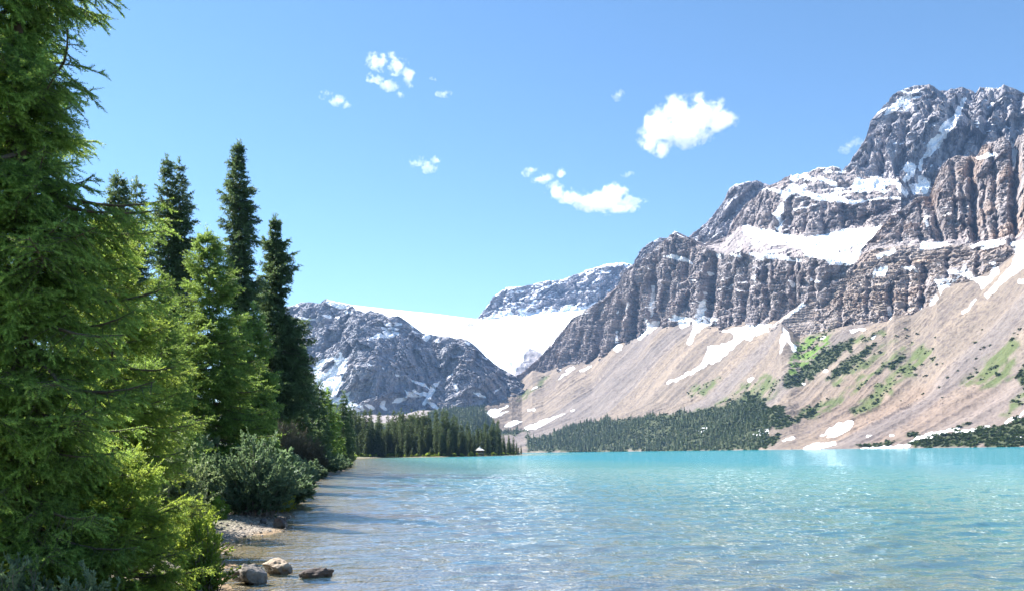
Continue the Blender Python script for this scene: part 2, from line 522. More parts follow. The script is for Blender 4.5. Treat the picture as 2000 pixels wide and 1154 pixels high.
def rock_colour(P, N, tone=0, rust=0.3, seed=0, bed=0.0):
    X, Y, Z = P[..., 0], P[..., 1], P[..., 2]
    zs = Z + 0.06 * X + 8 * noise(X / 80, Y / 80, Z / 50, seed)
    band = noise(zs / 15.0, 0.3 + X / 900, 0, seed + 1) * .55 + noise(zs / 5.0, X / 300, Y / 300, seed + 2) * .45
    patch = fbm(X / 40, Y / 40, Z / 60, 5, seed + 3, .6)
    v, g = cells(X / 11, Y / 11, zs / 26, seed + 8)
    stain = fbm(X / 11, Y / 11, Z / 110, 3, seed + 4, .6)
    lay = noise((Z + 0.06 * X + 3.5 * fbm(X / 110, Y / 110, Z / 90, 3, seed + 21)) / 4.2, X / 260, Y / 260, seed + 22)  # rock layer tones, also painting in the shade of bedding recesses
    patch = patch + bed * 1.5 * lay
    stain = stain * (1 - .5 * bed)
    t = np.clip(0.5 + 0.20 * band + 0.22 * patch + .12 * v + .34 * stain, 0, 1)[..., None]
    if tone == 0:       # violet-grey limestone
        a, b = np.array([.142, .127, .137]), np.array([.425, .380, .374])
    elif tone == 1:     # blue-grey summit limestone
        a, b = np.array([.170, .170, .198]), np.array([.430, .410, .428])
    else:               # grey wall, the blue of shade and haze mixed into its colour
        a, b = np.array([.170, .180, .215]), np.array([.370, .365, .395])
    c = a * (1 - t) + b * t
    r = smooth(.15, .75, fbm(X / 60 + 9, Y / 60, Z / 35, 4, seed + 7))[..., None] * rust
    c = c * (1 - r) + np.array([.34, .225, .155]) * r
    p = smooth(.35, .9, fbm(X / 28, Y / 28, Z / 75 + 4, 3, seed + 11))[..., None] * .40     # pale weathered faces
    c = c * (1 - p) + np.array([.40, .35, .335]) * p
    return c

def snow_mask(P, px, py, N, zmin, ledge=0.80, amount=0.0, seed=0, ragged=1.7):
    X, Y, Z = P[..., 0], P[..., 1], P[..., 2]
    wx = ragged * fbm(px / 9, py / 9, 0, 3, seed + 60)
    wy = ragged * fbm(px / 9 + 50, py / 9, 0, 3, seed + 70)
    s = inany(px + wx, py + wy, SNOW) & ~inany(px + wx, py + wy, SNOW_HOLES)
    s = s.astype(float)
    steep = smooth(-.85, -.55, N[..., 2])           # nothing sticks to the overhanging ribs
    s = s * steep
    if amount:
        l = smooth(ledge, ledge + .1, N[..., 2] + .22 * fbm(X / 40, Y / 40, Z / 30, 3, seed + 80)) * smooth(zmin, zmin + 150, Z)
        l = l * smooth(.55 - amount, .85 - amount, .5 + .6 * fbm(X / 110, Y / 110, Z / 90, 3, seed + 90))
        s = np.maximum(s, l)
    return s

def blur(a, k=1):
    for _ in range(k):
        b = a.copy()
        b[1:-1] = (a[:-2] + 2 * a[1:-1] + a[2:]) / 4
        a = b.copy()
        a[:, 1:-1] = (b[:, :-2] + 2 * b[:, 1:-1] + b[:, 2:]) / 4
    return a

# rock, scree and snow in one material, driven by what lies at each point
def make_terrain_mat():
    m, t = mat_new("mountain_ground")
    co = t.coords()
    col = t.attr("ground").outputs["Color"]
    snow = t.attr("snow").outputs["Fac"]
    soft = t.attr("soft").outputs["Fac"]             # 1 on scree, 0 on rock
    n1 = t.noise(co, 0.28, 6, 0.68)
    n2 = t.noise(co, 0.05, 5, 0.6)
    mp = t.n("ShaderNodeMapping")
    t.put(mp.inputs[0], co)
    mp.inputs["Scale"].default_value = (1.0, 1.0, 0.22)
    crack = t.noise(mp, 0.16, 6, 0.72)
    v = t.math('ADD', t.math('MULTIPLY', n1, 0.9), t.math('MULTIPLY', n2, 0.5))
    v = t.math('ADD', v, 0.30)
    base = t.mix(1.0, col, v, 'MULTIPLY')
    cr = t.math('MULTIPLY', t.smooth(crack, .50, .36), t.math('SUBTRACT', 1.0, soft))
    base = t.mix(t.math('MULTIPLY', cr, .40), base, (.045, .040, .045))
    sn = t.math('ADD', snow, t.math('MULTIPLY', t.math('SUBTRACT', n1, .5), .7))
    sn = t.smooth(sn, .40, .60)
    c = t.mix(sn, base, (.88, .90, .93))
    hgt = t.math('ADD', t.math('MULTIPLY', crack, t.math('SUBTRACT', 1.15, soft)), t.math('MULTIPLY', n1, .6))
    bp = t.n("ShaderNodeBump")
    bp.inputs["Distance"].default_value = 2.2
    t.put(bp.inputs["Strength"], t.math('MULTIPLY', t.math('SUBTRACT', 1.0, t.math('MULTIPLY', sn, .85)), .9))
    t.put(bp.inputs["Height"], hgt)
    b = t.n("ShaderNodeBsdfPrincipled")
    t.put(b.inputs["Base Color"], c)
    b.inputs["Roughness"].default_value = .92
    b.inputs["Specular IOR Level"].default_value = .1
    t.put(b.inputs["Normal"], bp)
    t.put(t.out.inputs[0], b)
    return m
TERR = make_terrain_mat()

def emit(name, P, colr, snow, soft):
    nr, nc, _ = P.shape
    me = mesh_np(name, P.reshape(-1, 3), grid_faces(nr, nc),
                 {"ground": colr.reshape(-1, 3), "snow": snow.ravel(), "soft": soft.ravel()}, smooth_shade=False)
    return tag(link(name, me, TERR), kind="structure")

B3 = [(1000,760,3050),(1020,747,3030),(1040,730,3000),(1063,735,2940),(1091,723,2870),(1119,715,2800),(1155,713,2720),(1195,683,2640),(1243,667,2540),
      (1271,647,2480),(1320,640,2360),(1402,640,2180),(1434,636,2100),(1498,632,1940),(1530,640,1870),(1600,645,1760),(1760,640,1620)]
def add(an, dpy, dY):
    return [(a, b + dpy, c + dY) for a, b, c in an]
def onY(an, base, dY):
    bx, by = [a[0] for a in base], [a[2] for a in base]
    return [(a[0], a[1], float(np.interp(a[0], bx, by)) + (a[2] if len(a) > 2 else dY)) for a in an]

# --- main cliff wall above the scree
T3 = onY([(1000,752),(1020,738),(1040,725),(1067,691),(1091,659),(1115,623),(1139,611),(1175,588),(1203,564),(1219,536),(1243,524),(1271,508),(1283,488),
          (1299,476),(1320,459),(1350,470),(1378,484),(1406,498),(1450,496),(1490,496),(1540,503),(1576,500),(1615,510),(1650,518),(1760,520)], B3, 110)
W3 = onY([(1000,750,130),(1320,457,130),(1378,482,200),(1412,470,280),(1450,440,330),(1500,450,330),(1540,460,330),(1580,463,330),(1625,456,330),(1660,446,330),(1700,440,330),(1760,440,330)], B3, 0)
U3 = onY([(1000,748,160),(1320,455,160),(1378,480,240),(1405,496,300),(1420,462,360),(1435,430,430),(1455,400,450),(1480,382,450),(1500,368,450),(1545,370,450),(1593,383,450),(1649,391,450),(1700,388,450),(1760,388,450)], B3, 0)
V3 = onY([(1000,746,190),(1320,453,190),(1378,478,280),(1420,460,400),(1435,428,460),(1480,380,480),(1500,366,480),(1530,352,520),(1545,343,560),(1580,339,560),(1600,330,570),(1625,327,570),(1650,335,570),(1672,329,570),(1700,345,570),(1760,350,570)], B3, 0)
P, par = loft(1000, 1760, 1.5, [add(B3, 22, 0), T3, W3, U3, V3], [150, 34, 60, 26], (14, 330, 260))
amt = np.interp(par, [0, .05, .8, 1.0, 1.15, 1.9, 2.1, 2.9, 3.1, 4, 5], [.5, 1, 1, .7, .25, .25, .8, .8, .5, .55, 1])[:, None]
Q = carve(P, amt, OUTW, big=40, mid=13, fine=4, lam=165, strata=9.0, sh=20, seed=11, lean=-.10, block=4.5, bed=np.interp(par, [0, .9, 1.6, 2.2, 3, 4], [.75, .35, .3, .2, .6, .6])[:, None],
          gul=[(1276,640,1274,545,12,60),(1376,622,1392,500,17,75),(1203,680,1215,600,14,45),(1236,660,1240,560,12,45),(1335,600,1338,500,9,28),(1452,640,1457,505,10,36),(1500,620,1497,510,9,30),(1548,600,1552,510,12,42),(1590,590,1596,515,9,30),
               (1160,700,1178,620,10,34),(1120,700,1135,650,9,26),(1306,560,1310,480,7,20),(1425,600,1428,510,8,22),(1310,470,1322,500,8,18),
               (1500,450,1508,385,10,30),(1543,455,1545,390,9,34),(1575,455,1580,392,8,24),(1612,455,1617,395,8,28),(1650,445,1653,398,8,22),(1685,440,1690,398,9,28),(1470,440,1478,400,8,24)])
N = gnormals(Q)
px, py = w2p(Q[..., 0], Q[..., 1], Q[..., 2])
sn = snow_mask(Q, px, py, N, 280, .72, .09, 3)
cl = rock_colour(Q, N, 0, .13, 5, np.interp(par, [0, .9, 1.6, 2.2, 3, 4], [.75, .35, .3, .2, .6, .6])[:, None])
emit("cliff_wall", Q, cl, blur(sn), np.zeros(par.shape)[:, None] + 0 * px)

# --- right-hand buttress
B4 = [(1505,640,1830),(1526,633,1800),(1549,652,1760),(1562,665,1740),(1588,656,1715),(1608,650,1690),(1687,638,1585),(1733,634,1545),(1746,622,1535),(1779,622,1515),(1799,611,1500),
      (1822,597,1480),(1830,577,1480),(1866,562,1460),(1910,548,1435),(1950,528,1410),(1975,508,1395),(2000,490,1380),(2140,420,1300)]
T4 = onY([(1505,639,10),(1526,630,10),(1537,617,30),(1571,591,90),(1593,573,120),(1615,556,150),(1645,526,190),(1671,508,215),(1700,490,220),(1740,486,220),(1800,482,215),(1880,482,190),(1960,476,150),(2000,466,110),(2140,400,100)], B4, 0)
W4 = onY([(1505,638,30),(1571,590,110),(1615,554,180),(1645,524,230),(1671,504,260),(1700,480,270),(1740,474,270),(1800,468,265),(1880,468,240),(1960,462,210),(2000,452,170),(2140,390,160)], B4, 0)
V4 = onY([(1505,637,50),(1571,588,140),(1615,552,220),(1645,522,270),(1671,501,310),(1684,482,330),(1706,465,340),(1727,439,350),(1753,417,370),(1788,386,390),(1814,381,395),(1828,350,400),(1840,324,400),(1853,311,400),(1875,303,395),(1905,307,385),(1918,290,380),
          (1940,277,375),(1961,270,370),(1979,286,365),(1988,268,360),(2000,259,355),(2040,240,340),(2140,215,330)], B4, 0)
P, par = loft(1505, 2140, 1.5, [add(B4, 22, 0), T4, W4, V4], [120, 14, 130], (14, 260, 240))
amt = np.interp(par, [0, .05, .85, 1.0, 1.9, 2.1, 3, 4], [.5, 1, .9, .5, .4, 1, .7, 1])[:, None]
edge = np.interp(P[..., 0] / P[..., 1], [.29, .40], [.35, 1])
Q = carve(P, amt * edge, OUTW, big=28, mid=11, fine=3, lam=150, strata=11.0, sh=16, seed=31, lean=-.1, block=3.6, bed=np.interp(par, [0, .9, 1.6, 2.2, 3], [1, 1, .6, .25, .2])[:, None],
          gul=[(1736,640,1740,560,9,40),(1798,610,1808,525,9,36),(1640,650,1650,560,7,18),(1690,640,1700,545,7,18),(1600,650,1607,590,7,15),(1770,600,1775,500,7,18),(1906,470,1896,320,12,60),(1982,475,1984,292,14,70),(1838,470,1818,385,12,46),
               (1866,460,1862,320,7,20),(1945,470,1940,300,8,26),(1800,470,1796,395,7,24),(1760,470,1764,425,7,20),(1925,470,1922,340,6,16),(1850,545,1856,490,7,18),(1910,540,1915,490,7,18),(1885,470,1880,360,6,15)])
N = gnormals(Q)
px, py = w2p(Q[..., 0], Q[..., 1], Q[..., 2])
sn = snow_mask(Q, px, py, N, 330, .72, .10, 13)
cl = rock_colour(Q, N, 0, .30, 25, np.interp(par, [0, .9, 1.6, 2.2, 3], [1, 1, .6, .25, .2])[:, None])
up = smooth(1.6, 2.2, par)[:, None, None] * smooth(-.2, .7, fbm(Q[..., 0] / 50, Q[..., 1] / 50, Q[..., 2] / 90, 3, 77))[..., None] * .5
cl = cl * (1 - up) + np.array([.33, .235, .175]) * up
led = (smooth(.55, .8, N[..., 2]) * (1 - smooth(.9, 1.4, par))[:, None])[..., None] * .75   # tan rubble on the ledges
cl = cl * (1 - led) + np.array([.33, .265, .205]) * led
emit("cliff_buttress", Q, cl, blur(sn), np.zeros(par.shape)[:, None] + 0 * px)

# --- summit massif
B1 = [(1640,400,2420),(1700,400,2400),(1820,420,2330),(2150,440,2250)]
M1 = [(1640,345,2480),(1665,322,2490),(1692,290,2500),(1720,270,2520),(1800,265,2500),(1900,265,2480),(2150,280,2400)]
V1 = [(1640,343,2500),(1660,320,2510),(1690,270,2560),(1700,236,2600),(1730,200,2640),(1745,183,2660),(1780,170,2680),(1815,167,2680),(1835,177,2680),(1880,171,2680),(1906,181,2670),(1914,169,2660),
      (1950,175,2650),(1960,167,2640),(2000,181,2620),(2060,195,2600),(2150,215,2550)]
P, par = loft(1640, 2150, 1.5, [B1, M1, V1], [90, 80], (14, 500, 420))
amt = np.interp(par, [0, .3, 1.5, 1.93, 2.0, 3], [.8, 1, 1, .5, .35, 1])[:, None]
Q = carve(P, amt, OUTW, big=34, mid=19, fine=6, lam=200, strata=4.0, sh=24, seed=51, lean=-.45, block=5,
          gul=[(1792,345,1884,190,16,30),(1908,330,1936,190,12,50),(1985,320,1990,190,12,45),(1720,330,1745,225,10,34),(1758,330,1775,215,10,34),(1830,330,1850,270,9,30),(1868,320,1888,255,9,30),(1945,300,1966,200,9,30),(1690,325,1705,270,8,26),(1815,250,1822,180,8,24)])
N = gnormals(Q)
px, py = w2p(Q[..., 0], Q[..., 1], Q[..., 2])
sn = snow_mask(Q, px, py, N, 600, .70, .20, 23)
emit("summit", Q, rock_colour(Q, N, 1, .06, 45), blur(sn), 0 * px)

# --- blue ridge between
B2 = [(1215,560,3050),(1400,470,2950),(1600,430,2850)]
V2 = [(1215,532,3150),(1228,522,3150),(1240,515,3150),(1250,492,3160),(1262,480,3170),(1290,465,3180),(1320,463,3170),(1345,462,3160),(1360,450,3150),(1390,425,3130),(1404,404,3120),(1415,388,3110),(1425,368,3110),(1440,360,3100),(1480,355,3080),(1500,362,3070),(1512,366,3070),(1530,357,3060),(1560,364,3050),(1600,380,3000)]
P, par = loft(1215, 1600, 1.5, [B2, V2], [90], (12, 500, 400))
amt = np.interp(par, [0, .9, 1, 2], [1, 1, .4, 1])[:, None]
Q = carve(P, amt, np.array([-.35, -.94]), big=22, mid=18, fine=6, lam=150, strata=3, sh=26, seed=61, lean=-.35)
N = gnormals(Q)
px, py = w2p(Q[..., 0], Q[..., 1], Q[..., 2])
sn = snow_mask(Q, px, py, N, 500, .72, .22, 33)
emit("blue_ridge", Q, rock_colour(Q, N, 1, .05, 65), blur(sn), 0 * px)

# --- snowy ridge above the glacier
BR = [(925,640,4700),(942,616,4700),(968,608,4690),(1008,610,4680),(1067,604,4670),(1123,598,4650),(1159,600,4640),(1300,575,4600)]
VR = [(925,624,4730),(935,617,4750),(945,605,4790),(956,592,4830),(968,578,4870),(990,562,4900),(1020,560,4900),(1060,550,4900),(1100,545,4890),(1140,530,4890),(1180,518,4890),(1215,513,4880),(1235,518,4880),(1300,540,4850)]
P, par = loft(925, 1300, 1.3, [add(BR, 12, -20), VR], [80], (10, 700, 300))
amt = np.interp(par, [0, .3, .9, 1, 2], [.4, 1, .9, .35, 1])[:, None]
Q = carve(P, amt, np.array([-.2, -.98]), big=34, mid=28, fine=9, lam=210, strata=5, sh=40, block=9, seed=71, lean=-.5)
N = gnormals(Q)
px, py = w2p(Q[..., 0], Q[..., 1], Q[..., 2])
sn = snow_mask(Q, px, py, N, 500, .55, .36, 43)
crest = smooth(.86, 1.0, par)[:, None] * smooth(-.25, .3, noise(px / 26, 0, 0, 4))
base = (1 - smooth(.13, .22, par[:, None] + .10 * fbm(px / 14, py / 14, 0, 3, 44)))
sn = np.maximum(np.maximum(sn, crest), base)
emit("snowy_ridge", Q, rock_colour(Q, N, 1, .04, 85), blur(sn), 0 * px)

# --- glacier
G0 = [(660,680,3900),(850,720,3800),(930,740,3700),(990,745,3600),(1022,755,3550),(1060,775,3500),(1130,760,3450),(1220,720,3450)]
G1 = [(660,620,4300),(760,640,4300),(850,650,4250),(930,665,4200),(1000,680,4100),(1060,680,4000),(1220,650,3900)]
G2 = [(660,588,4800),(689,595,4800),(735,600,4800),(831,611,4780),(931,622,4740),(960,618,4720),(1008,610,4720),(1160,600,4700),(1220,590,4700)]
P, par = loft(660, 1220, 2.0, [G0, G1, G2], [60, 60], (8, 600, 40))
X, Y, Z = P[..., 0], P[..., 1], P[..., 2]
D = 24 * fbm(X / 260, Y / 260, Z / 200, 3, 91) + np.interp(P[..., 0], [-200, 50, 200], [0, 1, 1]) * 12 * ridged(X / 90, Y / 150, Z / 40, 3, 93)
P[..., 2] += D * np.interp(par, [0, 1.6, 2, 3], [1, .8, .12, .1])[:, None]
N = gnormals(P)
px, py = w2p(P[..., 0], P[..., 1], P[..., 2])
rockm = np.zeros(px.shape, bool)
for q in ([(912,633),(918,629),(926,634),(922,639),(914,638)], [(1024,690),(1036,676),(1046,684),(1060,690),(1080,700),(1060,760),(1000,760),(1010,715),(1022,705)]):
    rockm |= inpoly(px + 2 * fbm(px / 6, py / 6, 0, 2, 5), py + 2 * fbm(px / 6, py / 6, 9, 2, 6), q)
ice = smooth(.55, 1.1, ridged(X / 60, Z / 22, 0, 3, 97)) * inpoly(px + 5 * fbm(px / 20, py / 20, 0, 2, 8), py, [(1010,625),(1060,612),(1120,606),(1130,640),(1080,660),(1030,655)])
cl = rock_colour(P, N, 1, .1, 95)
cl = np.where(rockm[..., None], cl, np.array([.55, .60, .66]))
emit("glacier", P, cl, blur(np.where(rockm, 0, 1 - .42 * ice)), 0 * px)

# --- grey mountain left of the glacier
BL = [(540,860,2620),(640,835,2640),(700,818,2650),(860,812,2700),(920,806,2740),(960,790,2780),(1000,772,2820),(1030,760,2860)]
ML = [(540,735,2870),(600,740,2860),(660,735,2800),(700,720,2730),(740,715,2740),(790,720,2810),(840,728,2880),(868,734,2900),(895,730,2830),(940,738,2810),(985,752,2860),(1030,757,2890)]
KL = [(540,650,3040),(600,660,3020),(660,650,2980),(700,640,2900),(740,645,2890),(800,668,2930),(850,690,2960),(900,695,2920),(930,700,2920),(960,716,2930),(985,732,2940),(1030,755,2920)]
VL = [(540,606,3180),(579,594,3180),(588,590,3180),(625,591,3150),(636,583,3160),(652,588,3150),(675,594,3110),(685,593,3100),(694,603,3080),(713,611,3050),(722,606,3040),(747,612,3020),(760,619,3010),(778,617,3010),(791,624,3010),(810,638,3010),
      (825,650,3010),(853,655,3010),(888,660,3000),(909,662,2990),(928,674,2990),(950,697,2980),(978,719,2970),(1000,730,2960),(1009,735,2950),(1018,748,2940),(1030,754,2930)]
P, par = loft(540, 1030, 1.3, [BL, ML, KL, VL], [70, 70, 60], (12, 500, 300))
amt = np.interp(par, [0, .3, 2.6, 3, 4], [.35, 1, 1, .35, 1])[:, None]
Q = carve(P, amt, np.array([-.12, -.99]), big=30, mid=15, fine=6, lam=210, strata=6, sh=30, block=6, seed=81, lean=-.25, dip=-.25)
N = gnormals(Q)
px, py = w2p(Q[..., 0], Q[..., 1], Q[..., 2])
sn = snow_mask(Q, px, py, N, 420, .80, .10, 53)
cl = rock_colour(Q, N, 2, .05, 105)
tal = inany(px + 4 * fbm(px / 12, py / 12, 0, 3, 7), py + 4 * fbm(px / 12, py / 12, 5, 3, 8), TALUS)
cl = np.where(tal[..., None], np.array([.30, .272, .275]), cl)
emit("grey_mountain", Q, cl, blur(sn), blur(tal.astype(float)))

# --- scree apron from the lake to the foot of the cliffs
SH = [(880,2300),(940,2200),(1020,1980),(1100,1830),(1379,1400),(1500,1200),(1700,1040),(2000,830),(2180,740)]
def shoreline(u):
    return np.interp(u, [s[0] for s in SH], [s[1] for s in SH])
sh_line = []
for s in range(880, 2181, 20):
    Yv = float(shoreline(s)) - 6
    hy = HCY - (s - HCX) * math.tan(ROLL)
    sh_line.append((s, hy + (CAMZ + 3) / Yv * F, Yv))
TOP = [(880,826,2600),(915,815,2620),(940,806,2680),(960,792,2760),(1000,765,2900)] + [b for b in B3 if 1020 <= b[0] < 1505] + [b for b in B4 if b[0] > 1525] + [(2180,400,1280)]
TOPX = [(a, b - 7, c + 34) for a, b, c in TOP]
MID = []
for s in range(880, 2181, 20):
    ty = np.interp(s, [a[0] for a in TOP], [a[1] for a in TOP]); tY = np.interp(s, [a[0] for a in TOP], [a[2] for a in TOP])
    b = sh_line[(s - 880) // 20]
    MID.append((s, b[1] + (ty - b[1]) * .40, b[2] + (tY - b[2]) * .52))
P, par = loft(880, 2180, 1.6, [sh_line, MID, TOP, TOPX], [100, 120, 6])
X, Y, Z = P[..., 0], P[..., 1], P[..., 2]
along = X * .37 - Y * .93            # across the fall line
down = X * .93 + Y * .37
k = np.interp(par, [0, .12, 1, 1.9, 2, 3], [.15, .6, 1, 1, .6, 0])[:, None]
warp = 30 * noise(X / 200, Y / 200, 0, 120)
P[..., 2] += k * (9 * fbm((along + warp) / 130, down / 700, 0, 3, 121) + 2.2 * ridged((along + warp) / 26, down / 300, 0, 3, 125) + 1.2 * fbm(X / 14, Y / 14, Z / 14, 3, 128) + .5 * fbm(X / 3.5, Y / 3.5, Z / 3.5, 2, 129))
N = gnormals(P)
px, py = w2p(P[..., 0], P[..., 1], P[..., 2])
X, Y, Z = P[..., 0], P[..., 1], P[..., 2]
st = .6 * noise((along + warp) / 38, down / 420, 0, 131) + .35 * noise((along + warp) / 11, down / 260, 0, 132) + .3 * noise((along + warp) / 5, down / 120, 0, 134) + .25 * fbm(X / 20, Y / 20, 0, 3, 133)
t = np.clip(.5 + .55 * st, 0, 1)[..., None]
cl = np.array([.142, .120, .106]) * (1 - t) + np.array([.252, .204, .162]) * t
pink = (smooth(1450, 1700, px) * smooth(690, 800, py + 25 * fbm(px / 60, py / 60, 0, 3, 140)))[..., None] * .75
cl = cl * (1 - pink) + np.array([.200, .147, .115]) * (.8 + .4 * t) * pink
lil = (smooth(.1, .5, noise((along + warp) / 75, down / 900, 0, 141)))[..., None] * .6
cl = cl * (1 - lil) + np.array([.160, .144, .144]) * (.8 + .4 * t) * lil
chan = smooth(.62, .9, ridged((along + warp) / 48, down / 520, 0, 2, 145))[..., None] * .28
cl = cl * (1 - chan) + np.array([.115, .102, .104]) * chan
spk = smooth(.40, .54, fbm(X / 4.5, Y / 4.5, Z / 4.5, 2, 143) + .25 * fbm(X / 90, Y / 90, 0, 2, 144))[..., None] * .55
cl = cl * (1 - spk) + np.array([.095, .078, .08]) * spk
rag = lambda s, a=7: a * fbm(px / 16, py / 16, s, 4, 150)
gp = inany(px + rag(1), py + rag(2), VEG_SPARSE).astype(float)
gl = inany(px + rag(3, 9), py + rag(4, 9), VEG_LIGHT).astype(float)
gd = inany(px + rag(5, 6), py + rag(6, 6), VEG_DARK).astype(float)
gpat = smooth(-.70, .35, .6 * fbm(X / 14, Y / 14, 0, 4, 160) + .55 * noise((along + warp) / 9, down / 150, 0, 161))
a = (blur(gp, 3) * gpat * .88)[..., None]
cl = cl * (1 - a) + np.array([.082, .110, .040]) * a
a = (blur(gl, 2) * smooth(-.6, .1, fbm(X / 12, Y / 12, 0, 3, 162)))[..., None]
cl = cl * (1 - a) + np.array([.112, .180, .044]) * a
a = (blur(gd, 2) * .9)[..., None]
cl = cl * (1 - a) + np.array([.050, .066, .030]) * a
shore = smooth(.06, .0, par)[:, None, None] * (px > 1400)[..., None] * .7
cl = cl * (1 - shore) + np.array([.36, .31, .27]) * shore
sn = snow_mask(P, px, py, np.ones_like(P), 9999, 1, 0, 63, 2.5)
emit("scree_slope", P, cl, blur(sn), 1 + 0 * px)
SCREE = (P, px, py, gd, gl, gp, N)

# --- valley floor behind the wooded point
V0 = [(480,884+4,900),(700,884+4,1000),(880,884+3,1300),(930,876,1900),(960,858,2350),(1000,800,2850),(1040,765,3070),(1100,765,3090)]
VA = [(480,866,1900),(700,858,1900),(860,846,1950),(920,832,2150),(960,806,2780),(1000,776,2950),(1040,752,3085),(1100,750,3095)]
VB = [(480,806,2900),(700,800,2850),(860,800,2800),(905,800,2790),(940,788,2840),(1000,757,2990),(1035,738,3080),(1100,730,3080)]
P, par = loft(480, 1100, 4, [V0, VA, VB], [40, 60])
X, Y, Z = P[..., 0], P[..., 1], P[..., 2]
P[..., 2] += np.interp(par, [0, .5, 2], [0, 4, 6])[:, None] * fbm(X / 90, Y / 90, 0, 3, 171)
VALLEY = P
px, py = w2p(P[..., 0], P[..., 1], P[..., 2])
t = smooth(-.4, .5, fbm(X / 40, Y / 40, 0, 4, 172))[..., None]
cl = np.array([.05, .068, .035]) * (1 - t) + np.array([.11, .115, .06]) * t
tal = inany(px, py, TALUS)
cl = np.where(tal[..., None], np.array([.28, .25, .25]), cl)
emit("valley_floor", P, cl, 0 * px, 1 + 0 * px)

# ------------------------------------------------------------------ shoreline, ground and lake
SHPX = [(392,1190),(398,1154),(408,1112),(424,1078),(470,1052),(520,1042),(562,1028),(560,1004),(566,962),(600,940),(640,930),(664,922),(676,908),(684,898),(700,894.4),
        (760,892.8),(820,892.2),(872,891.6),(950,889.6),(1000,887.9),(1018,886.9)]
SHORE = [(-1.2,-60.0),(-2.2,-6.0),(-2.9,4.0)] + [ground_at(*p) for p in SHPX]
tx, ty = SHORE[-1]
LAND = SHORE + [(tx+3,ty+25),(tx-10,ty+110),(-20,1000.0),(-75,1350.0),(-60,2400.0),(-3000,2400.0),(-3000,-60.0)]

def sd_land(X, Y):
    """signed distance to the shoreline, positive on land"""
    X = np.asarray(X, float); Y = np.asarray(Y, float)
    d = np.full(X.shape, 1e9)
    n = len(LAND)
    for i in range(n - 1):
        ax, ay = LAND[i]; bx, by = LAND[i + 1]
        vx, vy = bx - ax, by - ay
        t = np.clip(((X - ax) * vx + (Y - ay) * vy) / (vx * vx + vy * vy + 1e-9), 0, 1)
        d = np.minimum(d, np.hypot(X - ax - t * vx, Y - ay - t * vy))
    ins = inpoly(X, Y, LAND)
    return np.where(ins, d, -d)

def ground_z(X, Y, sd=None):
    sd = sd_land(X, Y) if sd is None else sd
    r = np.hypot(X, Y)
    sd = sd + np.clip(r * .02, 0, 1.5) * .5 * fbm(np.asarray(X) / 1.3, np.asarray(Y) / 1.3, 0, 2, 201)
    land = .16 * smooth(0, 1.2, sd) + .45 * smooth(.8, 5, sd) + .9 * smooth(5, 40, sd) + .5 * smooth(30, 200, sd)
    w = -sd
    bed = -(.045 * np.clip(w, 0, 5) + .085 * np.clip(w - 5, 0, 9) + .11 * np.clip(w - 14, 0, 40))
    z = np.where(sd > 0, land, bed)
    z = z + np.interp(np.abs(sd), [0, 1, 5], [.012, .03, .06]) * fbm(np.asarray(X) / .8, np.asarray(Y) / .8, 0, 3, 202)
    return z

def polar(a0, a1, na, r):
    A = np.radians(np.linspace(a0, a1, na))
    R = np.asarray(r)[:, None]
    return R * np.sin(A), R * np.cos(A)

rr = np.concatenate([np.exp(np.linspace(math.log(1.2), math.log(60), 300)), np.exp(np.linspace(math.log(61), math.log(2600), 160))])
GX, GY = polar(-85, 60, 420, rr)
gsd = sd_land(GX, GY)
GZ = ground_z(GX, GY, gsd)
bn = fbm(GX / 2.2, GY / 2.2, 0, 4, 205)
me = mesh_np("ground", np.stack([GX, GY, GZ], -1).reshape(-1, 3), grid_faces(*GX.shape)[:, ::-1], {"inland": smooth(.9, 3.2, gsd + .8 * bn).ravel(), "wet": smooth(.35, -.05, gsd + .12 * bn).ravel()})
m, t = mat_new("shore_ground")
co = t.coords()
vo = t.n("ShaderNodeTexVoronoi")
t.put(vo.inputs["Vector"], co); vo.inputs["Scale"].default_value = 16
vb = t.n("ShaderNodeTexVoronoi")
t.put(vb.inputs["Vector"], co); vb.inputs["Scale"].default_value = 5.5
peb = t.ramp(t.vmath('DOT_PRODUCT', vo.outputs["Color"], (.5, .3, .2), out=1), [(0, (.11, .095, .08)), (.45, (.24, .205, .17)), (.8, (.36, .32, .275)), (1, (.20, .17, .15))])
peb = t.mix(t.smooth(vo.outputs["Distance"], .35, .75), peb, (.10, .085, .07))
bigp = t.ramp(t.vmath('DOT_PRODUCT', vb.outputs["Color"], (.5, .3, .2), out=1), [(0, (.07, .06, .05)), (.5, (.17, .14, .105)), (1, (.30, .26, .2))])
bed = t.mix(.55, bigp, peb)
bed = t.mix(1.0, bed, (1.15, .90, .58), 'MULTIPLY')
dry = t.mix(1.0, peb, (1.15, 1.12, 1.08), 'MULTIPLY')
c = t.mix(t.attr("wet").outputs["Fac"], dry, bed)
fl = t.noise(co, 1.3, 6, .65)
floor = t.ramp(fl, [(.3, (.035, .04, .015)), (.5, (.075, .10, .03)), (.62, (.12, .15, .045)), (.75, (.12, .09, .05))])
c = t.mix(t.attr("inland").outputs["Fac"], c, floor)
bp = t.n("ShaderNodeBump"); bp.inputs["Distance"].default_value = .05; bp.inputs["Strength"].default_value = .8
t.put(bp.inputs["Height"], t.math('SUBTRACT', t.math('MULTIPLY', fl, .6), vo.outputs["Distance"]))
b = t.n("ShaderNodeBsdfPrincipled"); t.put(b.inputs["Base Color"], c); b.inputs["Roughness"].default_value = .85
t.put(b.inputs["Normal"], bp); t.put(t.out.inputs[0], b)
tag(link("ground", me, m), kind="structure")

